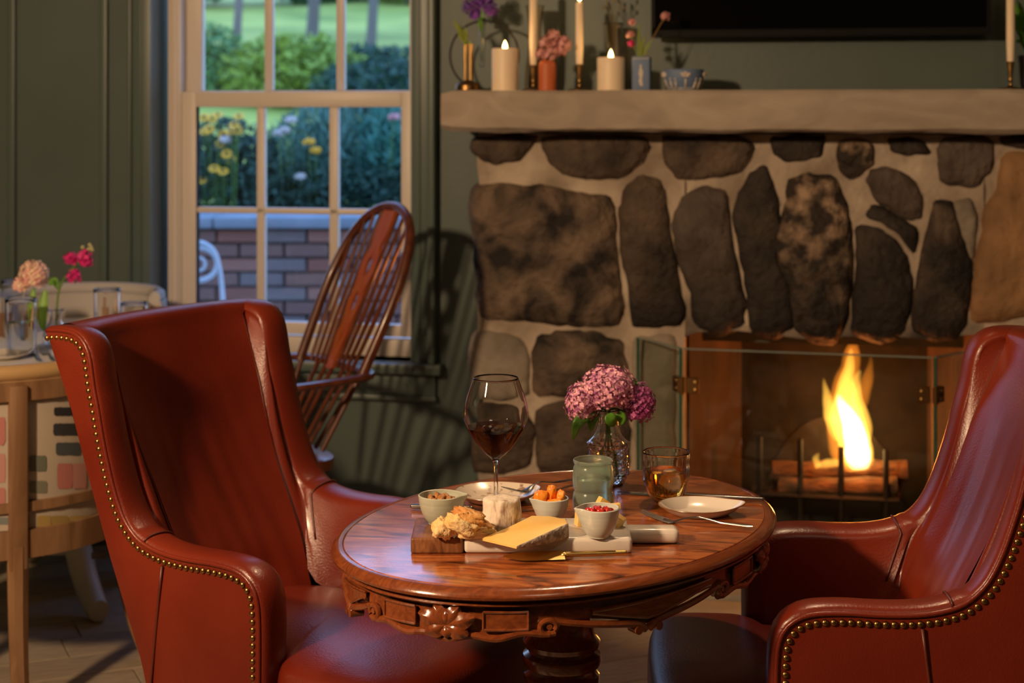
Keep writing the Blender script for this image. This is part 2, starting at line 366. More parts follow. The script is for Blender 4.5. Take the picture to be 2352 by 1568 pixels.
for i in range(-16, 22):
    y = 3.6+i*.15-.3; x = -3.6+rng.random()*-1.0
    while x < 3.4:
        l = rng.choice((1.2, 1.5, 1.8)); c = PM @ Vector((x+l/2, y-3.4, 0))+Vector((0, 3.4, 0)); x += l
        g = (c-WO).dot(WN)
        if g < .42 + abs(math.sin(PA+TH))*l/2 and g < .9: 
            if g < .12: continue
        if abs(c.x) > 2.3 or c.y < 2.4: continue
        k = (l, rng.randrange(3))
        if k not in pmesh:
            o = obj('plank', rbox((0, 0, 0), (l-.003, .147, .012), .0015, 1), plm[k[1]], flo, smooth=False); pmesh[k] = o; p = o
        else: p = inst(pmesh[k], flo)
        p.location = (c.x, c.y, -.006); p.rotation_euler = (0, 0, PA)
# wall battens left of the window and panels
def trimbox(name, px0, px1, py0, py1, v0, v1, m=casing, r=.004, **k):
    u0, a = wp(px0, py0, v1); u1, b = wp(px1, py1, v1); return struct(obj(name, wbox(u0, u1, min(a, b), max(a, b), v0, v1, r), m, **k))
for i, (a, b) in enumerate(((14, 32), (226, 244), (-200, -182))):
    u0 = wp(a, 0, .02)[0]; u1 = wp(b, 0, .02)[0]; struct(obj('trim_%d' % (i+1), wbox(u0, u1, .12, 2.85, 0, .018, .004), casing))
struct(obj('baseboard_back', join(wbox(-3.1, wp(1090, 900)[0], 0, .11, 0, .02, .003)), casing))
# ---------------- window
win = struct(obj('window_1', wall_cells([HU0-.01, wp(386, 0, -.13)[0], wp(947, 0, -.13)[0]+.03, wp(947, 0, -.13)[0]+.05], [HZ0, HZ1], [(wp(386, 0, -.13)[0], wp(947, 0, -.13)[0]+.03, 0, 3)], -.16, -.0005), casing, smooth=False))
def wpart(name, lst, m, par, r=.003):
    o = obj(name, join(*[wbox(*b, r) for b in lst]), m, par); return o
vF = -.10
def U(px, v=vF): return wp(px, 300, v)[0]
def Zz(py, px=690, v=vF): return wp(px, py, v)[1]
zb, zt = HZ0+.0, HZ1-.002
wpart('window_frame', [(U(388), U(418), zb, zt, -.17, -.09), (U(946), U(960), zb, zt, -.17, -.09), (U(388), U(960), zb, Zz(772), -.17, -.085), (U(388), U(960), 2.30, zt, -.17, -.09)], white, win)
wpart('window_bead', [(U(408), U(413), zb, zt, -.12, -.083), (U(395), U(398), zb, zt, -.12, -.084)], white, win, .001)
lz0, lz1 = Zz(768), Zz(210)
lsash = wpart('sash_frame', [(U(416), U(450), lz0, lz1, -.135, vF), (U(921), U(947), lz0, lz1, -.135, vF), (U(450), U(921), lz0, Zz(740), -.135, vF), (U(450), U(921), Zz(246), lz1, -.135, vF)], white, win)
us = [(U(588), U(607)), (U(755), U(776))]; hm = (Zz(492), Zz(478))
wpart('glazing_bar', [(a, b, Zz(740), Zz(246), -.128, vF-.004) for a, b in us]+[(U(450), U(921), hm[0], hm[1], -.128, vF-.004)], white, lsash, .004)
vB = -.14
uz0, uz1 = Zz(208, 690, vB), 2.3
usash = wpart('sash_frame', [(U(413, vB), U(463, vB), uz0-.03, uz1, -.175, vB), (U(940, vB), U(965, vB), uz0-.03, uz1, -.175, vB), (U(463, vB), U(940, vB), uz0-.04, uz0, -.175, vB), (U(463, vB), U(940, vB), 2.26, uz1, -.175, vB)], white, win)
wpart('glazing_bar', [(U(606, vB), U(625, vB), uz0, 2.27, -.17, vB-.004), (U(771, vB), U(790, vB), uz0, 2.27, -.17, vB-.004), (U(463, vB), U(940, vB), 1.84, 1.86, -.17, vB-.004)], white, usash, .004)
cu = [U(450)]+[x for p in us for x in p]+[U(921)]
for z0, z1 in ((Zz(740), hm[0]), (hm[1], Zz(246))):
    for k in range(3): obj('pane', wbox(cu[2*k]-.003, cu[2*k+1]+.003, z0-.003, z1+.003, -.119, -.116), pane, lsash, smooth=False)
cu = [U(463, vB), U(606, vB), U(625, vB), U(771, vB), U(790, vB), U(940, vB)]
for z0, z1 in ((uz0, 1.84), (1.86, 2.27)):
    for k in range(3): obj('pane', wbox(cu[2*k]-.003, cu[2*k+1]+.003, z0-.003, z1+.003, -.160, -.157), pane, usash, smooth=False)
# casing + stool + apron
def U0(px, v=.02): return wp(px, 300, v)[0]
struct(obj('trim_4', join(wbox(U0(300), U0(346), HZ0, 2.5, 0, .02, .004), wbox(U0(296), U0(304), HZ0, 2.5, 0, .034, .004), wbox(U0(322), U0(326), HZ0, 2.5, 0, .026, .002)), casing))
struct(obj('trim_5', join(wbox(U0(945), U0(992), HZ0, 2.5, 0, .022, .004), wbox(U0(986), U0(1003), HZ0, 2.5, 0, .05, .006), wbox(U0(962), U0(966), HZ0, 2.5, 0, .028, .002)), casing))
struct(obj('trim_6', join(wbox(U0(300), U0(1003), HZ1, 2.47, 0, .024, .004)), casing))
z1 = HZ0
struct(obj('trim_7', join(wbox(U0(280), U0(1018), z1-.035, z1, -.09, .06, .006)), casing))
struct(obj('trim_8', join(wbox(U0(300), U0(1000), z1-.115, z1-.036, 0, .022, .003), wbox(U0(298), U0(1004), z1-.125, z1-.108, 0, .032, .004)), casing))
# ================================================================== FIREPLACE
SV = .14
fp = thing('fireplace_surround', 'rough fieldstone fireplace surround with pale mortar and arched stone lintel', 'fireplace', wpt(.8, 0, .0))
fpi = fp.matrix_basis.inverted() if False else None
def FW(o):      # parent keeping world coordinates: vertices were given in world space
    o.parent = fp; o.location = -Vector(fp.location); return o
# mortar body as a relief grid
def mortar_fn(u, z):
    return SV+noise.noise(Vector((u*7, z*7, 3)))*.008+noise.noise(Vector((u*23, z*23, 9)))*.004
uL, uR = wp(1098, 700, SV)[0], 2.0
zT = wp(1300, 306, SV)[1]
archpx = [(1562, 790), (1600, 775), (1680, 770), (1760, 778), (1840, 790), (1950, 785), (2060, 785), (2140, 792), (2235, 780)]
arch = [wp(a, b-12, SV) for a, b in archpx]; arch_u = [a for a, b in arch]; arch_z = [b for a, b in arch]
def mgrid(u0, u1, zlo, zhi, n, m, name='mortar', mm=None):
    rows = []
    for j in range(m+1):
        r = []
        for i in range(n+1):
            u = lerp(u0, u1, i/n); z = lerp(zlo(u), zhi(u), j/m)
            if i == 0: u += noise.noise(Vector((z*9, 1, 4)))*.012
            r.append((u, z, mortar_fn(u, z)))
        rows.append([(a, b, .0 if False else c) for a, b, c in r])
    ring = [[wpt(*p) for p in r] for r in rows]
    V, F = grid(ring); nn = n+1
    # side returns to the wall
    per = [j*nn for j in range(m+1)], [j*nn+n for j in range(m+1)], list(range(nn)), [m*nn+i for i in range(nn)]
    flat = [p for r in rows for p in r]
    for idx in per:
        base = len(V)
        for k in idx: u, z, v = flat[k]; V.append(wpt(u, z, .001))
        for q in range(len(idx)-1): F.append((idx[q], idx[q+1], base+q+1, base+q))
    return FW(obj(name, (V, F), mm or mortar, ang=60))
mgrid(uL, FO[0]-.01, lambda u: 0.0, lambda u: zT, 40, 90)
mgrid(FO[0]-.01, FO[1]+.02, lambda u: interp(arch_u, arch_z, u), lambda u: zT, 50, 50, mm=mortarLow)
mgrid(FO[1]+.02, uR, lambda u: 0.0, lambda u: zT, 40, 80)
c6 = lambda pts: [(1060+x/1.8204, 280+y/1.8204) for x, y in pts]
ST = [
 (0, .030, c6([(55, 62), (180, 58), (310, 62), (300, 95), (240, 150), (160, 176), (90, 165), (58, 115)])),
 (0, .035, c6([(338, 62), (560, 58), (762, 62), (780, 120), (730, 190), (660, 238), (540, 238), (440, 222), (378, 170), (350, 110)])),
 (0, .032, c6([(858, 60), (1020, 55), (1175, 58), (1215, 110), (1200, 170), (1130, 215), (1000, 242), (910, 235), (865, 180), (852, 120)])),
 (2, .028, c6([(1300, 68), (1400, 62), (1512, 65), (1500, 130), (1440, 162), (1370, 162), (1310, 130)])),
 (3, .026, c6([(1580, 85), (1650, 75), (1722, 90), (1715, 160), (1680, 205), (1640, 242), (1590, 200), (1573, 140)])),
 (2, .026, c6([(1790, 70), (1860, 64), (1932, 80), (1955, 125), (1880, 142), (1808, 125)])),
 (1, .030, c6([(2010, 70), (2110, 58), (2200, 62), (2225, 100), (2212, 200), (2150, 270), (2050, 272), (2005, 230), (1998, 150)])),
 (2, .026, c6([(2255, 62), (2360, 52), (2480, 55), (2480, 100), (2340, 108), (2270, 95)])),
 (4, .045, c6([(2265, 135), (2340, 120), (2480, 130), (2520, 400), (2480, 700), (2400, 800), (2290, 832), (2150, 842), (2138, 700), (2168, 520), (2200, 350), (2250, 270)])),
 (6, .045, c6([(58, 268), (130, 258), (200, 262), (350, 266), (480, 296), (605, 312), (628, 370), (638, 560), (665, 800), (640, 858), (450, 852), (300, 832), (100, 826), (76, 700), (70, 500), (48, 350)])),
 (0, .036, c6([(750, 208), (822, 240), (850, 290), (862, 450), (892, 590), (932, 800), (895, 858), (780, 864), (722, 850), (698, 650), (672, 520), (668, 380), (692, 280)])),
 (1, .036, c6([(1000, 272), (1080, 278), (1112, 320), (1118, 430), (1142, 600), (1182, 750), (1176, 855), (1080, 895), (985, 862), (958, 700), (898, 530), (892, 420), (918, 320)])),
 (2, .034, c6([(1265, 170), (1300, 260), (1332, 420), (1322, 560), (1372, 720), (1382, 860), (1300, 905), (1215, 880), (1198, 700), (1160, 500), (1138, 400), (1168, 280), (1218, 210)])),
 (3, .050, c6([(1440, 208), (1552, 220), (1602, 330), (1622, 480), (1626, 600), (1602, 840), (1545, 935), (1470, 915), (1398, 860), (1378, 700), (1318, 560), (1326, 450), (1362, 380), (1368, 250)])),
 (1, .030, c6([(1720, 198), (1800, 188), (1882, 240), (1924, 310), (1918, 395), (1880, 422), (1800, 372), (1730, 312), (1698, 250)])),
 (2, .036, c6([(1655, 440), (1740, 425), (1802, 480), (1862, 580), (1882, 700), (1852, 865), (1760, 930), (1635, 880), (1648, 720), (1662, 580)])),
 (2, .032, c6([(1720, 330), (1800, 385), (1905, 440), (1880, 560), (1830, 480), (1760, 420), (1700, 410)])),
 (6, .038, c6([(1978, 325), (2050, 335), (2092, 480), (2132, 600), (2122, 760), (2080, 890), (1985, 915), (1888, 872), (1900, 700), (1928, 560), (1958, 420)])),
 (5, .022, c6([(2062, 340), (2120, 312), (2152, 400), (2142, 520), (2118, 585), (2090, 450)])),
 (5, .030, c6([(62, 885), (130, 870), (205, 892), (272, 950), (284, 1050), (268, 1140), (160, 1165), (55, 1150), (38, 1000)])),
 (6, .035, c6([(330, 888), (450, 872), (560, 880), (662, 925), (692, 1030), (682, 1130), (500, 1150), (312, 1140), (303, 980)])),
 (5, .024, c6([(735, 885), (880, 882), (892, 1000), (890, 1330), (870, 1500), (740, 1500), (728, 1200), (722, 1000)])),
 (0, .035, [(1088, 925), (1140, 930), (1200, 940), (1225, 1000), (1215, 1070), (1150, 1090), (1090, 1080)]),
 (0, .035, [(1240, 930), (1330, 915), (1432, 922), (1446, 1000), (1440, 1085), (1340, 1100), (1235, 1085)]),
 (1, .035, [(1090, 1105), (1180, 1110), (1300, 1118), (1310, 1200), (1290, 1280), (1150, 1290), (1088, 1270)]),
 (6, .035, [(1330, 1118), (1420, 1105), (1540, 1115), (1555, 1210), (1540, 1290), (1400, 1300), (1325, 1280)]),
 (5, .035, [(1090, 1305), (1250, 1310), (1400, 1315), (1550, 1308), (1560, 1350), (1550, 1392), (1300, 1400), (1092, 1385)]),
 (1, .035, [(2250, 850), (2400, 840), (2520, 860), (2530, 1000), (2400, 1050), (2252, 1030)]),
 (0, .035, [(2260, 1060), (2420, 1070), (2530, 1050), (2530, 1300), (2400, 1330), (2255, 1310)]),
 (1, .035, [(2560, 350), (2680, 330), (2800, 345), (2810, 520), (2700, 560), (2570, 540)]),
 (0, .035, [(2565, 575), (2700, 590), (2815, 560), (2820, 800), (2700, 830), (2570, 800)]),
 (6, .035, [(2560, 840), (2700, 860), (2820, 840), (2820, 1080), (2690, 1110), (2562, 1090)]),
 (5, .035, [(2562, 1130), (2700, 1140), (2825, 1120), (2825, 1380), (2560, 1390)]),
 (2, .035, [(2256, 1350), (2400, 1360), (2530, 1345), (2530, 1430), (2256, 1435)]),
]
for i, (mi, dpth, pts) in enumerate(ST):
    qx = sum(a for a, b in pts)/len(pts); qy = sum(b for a, b in pts)/len(pts)
    pts = [(qx+(a-qx)*1.05+5*(1 if a > qx else -1), qy+(b-qy)*1.015+3*(1 if b > qy else -1)) for a, b in pts]
    pts = [q for a, b in zip(pts, pts[1:]+pts[:1]) for q in (a, ((a[0]+b[0])/2, (a[1]+b[1])/2))]
    o2 = chaikin([wp(a, b, SV) for a, b in pts], 1)
    o2 = [p+Vector((noise.noise(Vector((p.x*25, p.y*25, i)))*.010, noise.noise(Vector((p.x*25, p.y*25, i+50)))*.010)) for p in o2]
    # work in metres around the stone
    V, F = pillow([(p.x, p.y) for p in o2], dpth, lambda x, y, h: wpt(x, y, SV-.006+h), 8, 0, .010 if mi in (3, 6, 4) else .006, 14, i*3.1)
    FW(obj('stone', (V, F), SS[mi] if 10 <= i <= 17 else S[mi], ang=70))
# mantel beam
mu0, mz1 = wp(1012, 208, .32); mz0 = wp(1012, 303, .32)[1]
bmv = []
nb = 70
for i in range(nb+1):
    u = lerp(mu0, 2.1, i/nb); r = []
    sec = [(.02, mz0), (.30, mz0), (.318, mz0+.012), (.322, (mz0+mz1)/2), (.318, mz1-.010), (.308, mz1), (.02, mz1)]
    for k, (v, z) in enumerate(sec):
        q = noise.noise(Vector((u*5, k*.7, 2)))*.005+noise.noise(Vector((u*16, k*1.7, 8)))*.003
        e = -.010*math.exp(-i*1.5)
        zz = z+(q if k < 4 else q*.25); r.append(wpt(u+(noise.noise(Vector((k*2, 1, 1)))*.008 if i == 0 else 0), zz-(e if z < 1.4 else -e), v+q*.8))
    bmv.append(r)
V, F = grid([list(r) for r in zip(*bmv)]); n = nb+1
F.append(tuple(k*n for k in range(7))); F.append(tuple(k*n+nb for k in range(7)))
F += [(6*n+i, 6*n+i+1, i+1, i) for i in range(nb)]
mb = obj('mantel_beam', (V, F), beam, ang=30); tag(mb, 'long rough pale stone mantel shelf above the fireplace', 'mantel shelf')
MZ = mz1
# firebox
fb0, fb1, fz0, fz1 = FO[0], FO[1], .03, FO[3]+.06
bu0, bu1 = wp(1703, 900, -.32)[0], wp(2130, 900, -.32)[0]
def slab(a, b, z0, z1, nrm_v, m, name):
    pa = [wpt(a[0], z0, a[1]), wpt(b[0], z0, b[1]), wpt(b[0], z1, b[1]), wpt(a[0], z1, a[1])]
    off = (pa[1]-pa[0]).cross(Z3).normalized()*nrm_v
    V = pa+[p+off for p in pa]; F = [(0, 1, 2, 3), (4, 5, 6, 7), (0, 1, 5, 4), (1, 2, 6, 5), (2, 3, 7, 6), (3, 0, 4, 7)]
    return FW(obj(name, (V, F), m, smooth=False))
slab((fb0-.0, .10), (bu0, -.32), .03, .9, -.04, firebrick, 'firebox_side')
slab((fb1+.0, .10), (bu1, -.32), .03, .9, .04, firebrick, 'firebox_side')
FW(obj('firebox_back', wbox(bu0-.03, bu1+.03, .03, .95, -.36, -.32), soot, smooth=False))
FW(obj('firebox_top', wbox(fb0-.05, fb1+.05, .88, .93, -.36, -.01), soot, smooth=False))
FW(obj('firebox_floor', wbox(fb0-.05, fb1+.05, .0, .05, -.36, .14), soot, smooth=False))
# arched relief at the back
V, F = prism([(lerp(bu0, bu1, .5)+.23*math.cos(a), .05+.36*math.sin(a)) for a in [PI*k/20 for k in range(21)]], -.325, -.312, lambda x, y, z: wpt(x, y, z))
FW(obj('fireback', (V, F), mat('cast_fireback', (.012, .009, .007), .6, (.025, .018, .013), 12, bump=.6, bscale=25), ang=30))
# hearth slabs
hz = .035
uu = [uL-.05, .45, 1.0, 1.5, 2.05]
for k in range(4):
    FW(obj('hearth_slab', wbox(uu[k]+.004, uu[k+1]-.004, 0, hz, .10, .47, .006), hearthM, label='grey hearth slab'))
for k in range(5):
    a = uL-.05+k*.46; FW(obj('hearth_slab', wbox(a+.004, a+.456, 0, .02, .474, .62, .005), mat('hearth_border_stone', (.30, .255, .18), .7, (.40, .34, .25), 5, bump=.5, bscale=18)))
# ---------------- TV
tu0, tz = wp(1496, 86, .10); tu1 = wp(2277, 76, .10)[0]
tv = thing('television', 'large black flat television hung above the mantel shelf', 'television', wpt((tu0+tu1)/2, tz, .05))
def TV(o): o.parent = tv; o.location = -Vector(tv.location); return o
TV(obj('bezel', wall_cells([tu0, tu0+.012, tu1-.012, tu1], [tz, tz+.022, tz+.74, tz+.755], [(tu0+.012, tu1-.012, tz+.022, tz+.74)], .055, .105), blackM, smooth=False))
TV(obj('screen', wbox(tu0+.011, tu1-.011, tz+.021, tz+.741, .06, .098), screenM, smooth=False))
TV(obj('back_housing', wbox(tu0+.05, tu1-.05, tz+.05, tz+.7, .0, .056), blackM, smooth=False))
# ---------------- fire screen
fs = thing('fire_screen', 'three-panel frameless glass fire screen with small brass hinges', 'fire screen', wpt(.8, hz, .35))
def FS(o): o.parent = fs; o.location = -Vector(fs.location); return o
sz = .72
h1 = dp(1566, 800, 4.70).xy; h2 = dp(2146, 820, 4.53).xy
w1 = dp(1463, 772, 4.94).xy; w2 = h2+(h2-h1).normalized()*.13+Vector((-WN.x, -WN.y))*.19
edgeC = mat('frosted_firelit_edge', (.95, .80, .55), .35, trans=.95)  # firelight on the front panel's edge put into its amber tint
def panel(a, b, g0=.006, g1=.006, name='glass_panel', em=None):
    d = (b-a).normalized(); nn = Vector((-d.y, d.x))*.004; a2 = a+d*g0; b2 = b-d*g1
    V, F = prism([a2-nn, b2-nn, b2+nn, a2+nn], hz, sz, lambda x, y, z: Vector((x, y, z)))
    p = FS(obj(name, (V, F), pane2, smooth=False))
    for q in (a2, b2):
        e = FS(obj('glass_edge', prism([q-nn*1.05-d*.0025, q+d*.0025-nn*1.05, q+d*.0025+nn*1.05, q-d*.0025+nn*1.05], hz+.001, sz+.0005), em or edgeG, smooth=False))
    FS(obj('glass_edge', prism([a2-nn*1.05, b2-nn*1.05, b2+nn*1.05, a2+nn*1.05], sz-.001, sz+.003), mat('glass_top_edge', (.35, .42, .38), .15, trans=.5), smooth=False))
panel(h1, h2, em=edgeC); panel(w1, h1); panel(h2, w2)
for hh, dd in ((h1, 1), (h2, -1)):
    d = (h2-h1).normalized()
    for zc in (.615, .16):
        P0 = Vector((*hh, zc))
        d3 = Vector((*d, 0)); R = Matrix((d3, Vector((0, 0, 1)).cross(d3), Z3)).transposed()
        hg = FS(obj('hinge', join(rbox(P0+d3*dd*.030, (.038, .016, .045), .002, 1, R), rbox(P0-d3*dd*.004, (.018, .022, .045), .002, 1, R), tube([P0+Vector((0, -.012, -.026)), P0+Vector((0, -.012, .026))], .006)), brassdark))
        wd = Vector((*(w1-h1), 0)).normalized() if dd == 1 else Vector((*(w2-h2), 0)).normalized()
        R2 = Matrix((wd, Z3.cross(wd), Z3)).transposed()
        FS(obj('hinge', join(rbox(P0+wd*.026, (.03, .016, .045), .002, 1, R2)), brassdark))
        for kz in (-.011, .011):
            for cc in (P0+d3*dd*.038+Vector((0, -.010, kz)), P0+wd*.030+Vector((0, -.011, kz))): obj('hinge_screw', sphere(cc, .005, 8, 4), brass, hg)
# ---------------- grate, logs, fire
gu = [wp(x, 1050, -.06)[0] for x in (1745, 1838, 1932, 2035)]
gr = thing('fire_grate', 'black wrought iron fire grate with upright bars', 'grate', wpt((gu[0]+gu[3])/2, .05, -.1))
def GR(o, p=gr): o.parent = p; o.location = -Vector(p.location); return o
for i, u in enumerate(gu):
    tz_ = wp(1840, (1006, 1008, 1022, 1024)[i], -.06)[1]
    GR(obj('grate_bar', join(tube([wpt(u, .19, -.06), wpt(u, .19, -.24)], .009, 6), tube([wpt(u, .05, -.06), wpt(u, tz_, -.06)], [.010, .009], 6), tube([wpt(u, .05, -.24), wpt(u, .2, -.24)], .009, 6)), iron))
GR(obj('cross_bar', join(tube([wpt(gu[0]-.02, .20, -.06), wpt(gu[3]+.04, .20, -.06)], .010, 6), tube([wpt(gu[0]-.02, .20, -.24), wpt(gu[3]+.04, .20, -.24)], .010, 6)), iron))
def log(px0, px1, py, v, r, lab):
    a = wp(px0, py, v); b = wp(px1, py, v)
    P = [wpt(lerp(a[0], b[0], t/8), lerp(a[1], b[1], t/8)+noise.noise(Vector((t, px0, 1)))*.006, v) for t in range(9)]
    V, F = tube(P, [r*(1+.12*noise.noise(Vector((i*1.3, 2, py*.01)))) for i in range(9)], 12)
    V = [p+Vector([noise.noise(p*30+Vector((k*9, 0, 0)))*.007 for k in range(3)]) for p in V]
    return tag(obj('log', (V, F), logm, ang=50), lab, 'firewood')
log(1775, 2085, 1082, -.16, .034, 'split firewood log burning on top of the grate')
log(1790, 2060, 1118, -.10, .030, 'charred log at the front of the grate below the flame')
log(1730, 2070, 1125, -.20, .034, 'charred log at the back of the grate below the flame')
fl = thing('flame', 'tall yellow flame rising from the log in the grate', 'flame', wpt(wp(1950, 1075, -.14)[0], .27, -.14))
def flame(path, rad, m, name='flame_tongue', v=-.14):
    P = crom([wpt(*wp(x, y, v), v) for x, y in path], 6); n = len(P)
    R = [interp([i/(len(rad)-1) for i in range(len(rad))], rad, k/(n-1)) for k in range(n)]
    V, F = tube(P, R, 14); V = [p+WU*noise.noise(p*22)*.008 for p in V]
    o = obj(name, (V, F), m, fl, ang=None); o.location = -Vector(fl.location); return o
flame([(1960, 1078), (1950, 1010), (1940, 940), (1945, 880), (1955, 830), (1962, 785)], [.036, .068, .066, .062, .046, .038, .030, .026, .010], fl1)
flame([(1975, 1076), (1962, 1010), (1945, 950), (1942, 900), (1950, 850), (1957, 800)], [.040, .056, .052, .050, .038, .030, .022, .014, .003], fl2, v=-.15)
flame([(1975, 1074), (1968, 1020), (1955, 970), (1935, 930), (1925, 905)], [.030, .042, .038, .032, .022, .012, .002], fl3, v=-.145)
flame([(1985, 1040), (1985, 980), (1970, 930), (1968, 880), (1975, 850)], [.012, .024, .026, .020, .012, .004], fl2, v=-.13)
flame([(1925, 1010), (1908, 950), (1898, 905), (1892, 868)], [.010, .022, .020, .012, .002], fl2, v=-.15)
flame([(1965, 960), (1985, 900), (1996, 850), (2000, 815)], [.012, .024, .020, .010, .002], fl1, v=-.14)
flame([(1880, 1072), (1872, 1055), (1882, 1040)], [.010, .012, .002], fl2, v=-.13)
flame([(1870, 1072), (1900, 1064), (1930, 1062)], [.006, .016, .012], fl2, v=-.13)
point('fire_light', wpt(wp(1950, 1000, -.02)[0], .46, -.0), 10.0, (1, .22, .03), .05)
# ================================================================== CARVED OVAL TABLE
TZ = .72; TC = Vector((.0849, 2.744, 0)); TA = math.atan2(.782, .624)
ta, tb_ = .422, .3114
tbl = thing('pedestal_table', 'oval carved mahogany pedestal table with a figured glossy top', 'table', TC, TA)
NE = 128
def ell(d, z, n=NE, f0=0, f1=2*PI, closed=True):
    r = []
    for i in range(n+(0 if closed else 1)):
        a = lerp(f0, f1, i/n); x, y = ta*math.cos(a), tb_*math.sin(a); nx, ny = math.cos(a)/ta, math.sin(a)/tb_; q = math.hypot(nx, ny)
        r.append(Vector((x+d*nx/q, y+d*ny/q, z)))
    return r
top = [ell(-.0, TZ-.004), ell(-.001, TZ-.0005), ell(-.004, TZ)]
Vt = [p for r in top for p in r]; Ft = []
for k in range(2):
    for i in range(NE): j = (i+1) % NE; Ft.append((k*NE+i, k*NE+j, (k+1)*NE+j, (k+1)*NE+i))
Ft.append(tuple(2*NE+i for i in range(NE)))
obj('veneer_top', (Vt, Ft), veneerM, tbl, ang=60)
prof = [(-.002, -.003), (.002, -.0006), (.008, -.0012), (.014, -.0035), (.0185, -.0075), (.020, -.0115), (.0185, -.0155), (.013, -.0185), (.006, -.020), (.005, -.022), (.009, -.0235), (.010, -.026), (.006, -.029), (-.010, -.030), (-.06, -.030)]
obj('moulded_edge', grid([ell(d, TZ+z) for d, z in prof], True), wood, tbl, ang=35)
V, F = grid([ell(-.01, TZ-.028), ell(-.01, TZ-.010)], True); F += [tuple(range(NE)), tuple(range(NE, 2*NE))]
obj('underside', (V, F), wood, tbl, ang=35)
LOBES = [197, 297, 377, 477]       # degrees; 17 and 117
def apdepth(deg):
    d = min(abs((deg-l+180) % 360-180) for l in LOBES); dm = 1e9
    if d < 27: return .074+.008*math.cos(d/27*PI/2)+.003*math.cos(d*.5)
    # between lobes
    best = None
    a = deg % 360
    Ls = sorted(l % 360 for l in LOBES)
    for i in range(4):
        lo = Ls[i]+27; hi = (Ls[(i+1) % 4]-27) % 360
        if hi < lo: hi += 360
        aa = a if a >= lo-1e-6 else a+360
        if lo <= aa <= hi:
            x = (aa-lo)/(hi-lo); return .054+.027*(1-abs(2*x-1))**2.2
    return .06
NA = 240; rows = [[], [], [], []]
for i in range(NA):
    deg = 360*i/NA; a = math.radians(deg); h_ = apdepth(deg)
    p = Vector((ta*math.cos(a), tb_*math.sin(a), 0)); nn = Vector((math.cos(a)/ta, math.sin(a)/tb_, 0)).normalized()
    for k, (d, z) in enumerate(((-.008, TZ-.029), (-.006, TZ-h_), (-.022, TZ-h_), (-.024, TZ-.029))): rows[k].append(p+nn*d+Z3*z)
obj('apron', grid(rows, True), wood, tbl, ang=35)
def onap(deg, dz, d=0):
    a = math.radians(deg); p = Vector((ta*math.cos(a), tb_*math.sin(a), 0)); nn = Vector((math.cos(a)/ta, math.sin(a)/tb_, 0)).normalized()
    return p+nn*(-.006+d)+Z3*(TZ-dz)
# bottom bead following the apron edge
for lo, hi in [(l-27, l+27) for l in LOBES]:
    P = [onap(lerp(lo, hi, i/30), apdepth(lerp(lo+.5, hi-.5, i/30))-.005, .002) for i in range(31)]
    obj('carved_bead', tube(P, .0055, 8), wood, tbl)
Ls = sorted(l % 360 for l in LOBES)
for i in range(4):
    lo = Ls[i]+27; hi = (Ls[(i+1) % 4]-27); hi += 360 if hi < lo else 0; mid = (lo+hi)/2; w = (hi-lo)/2
    for sgn in (-1, 1):
        P = []
        for k in range(17):
            t = k/16; x = mid+sgn*lerp(.06, 1.04, t)*w; P.append(onap(x, lerp(.083, .056, t**.55)-.002+.004*math.sin(t*PI), .003))
        P = [onap(mid+sgn*.02*w, .086, .003)]+P
        obj('carved_scroll', join(tube(P, lambda t: .0065-.002*t, 8), tube([onap(mid+sgn*.12*w, .084, -.012), onap(mid+sgn*.12*w, .084, .010)], .0068, 14)), wood, tbl)
    # triangular panel above the scroll pair
    n_ = 12; up = [onap(lerp(mid-.62*w, mid+.85*w, k/n_), lerp(.046, .038, k/n_), .006) for k in range(n_+1)]
    dn = [onap(lerp(mid-.62*w, mid+.85*w, k/n_), .048+.022*max(0, 1-abs(k/n_-.45)*2.2), .006) for k in range(n_+1)]
    rr = [[onap(lerp(mid-.62*w, mid+.85*w, k/n_), .042, -.002) for k in range(n_+1)], up, dn, [p-Vector((0, 0, 0))*1 for p in dn]]
    obj('carved_panel', grid([rr[0], up, dn]), wood, tbl, ang=25)
    obj('carved_bead', join(tube(up, .0022, 6), tube(dn, .0022, 6)), wood, tbl)
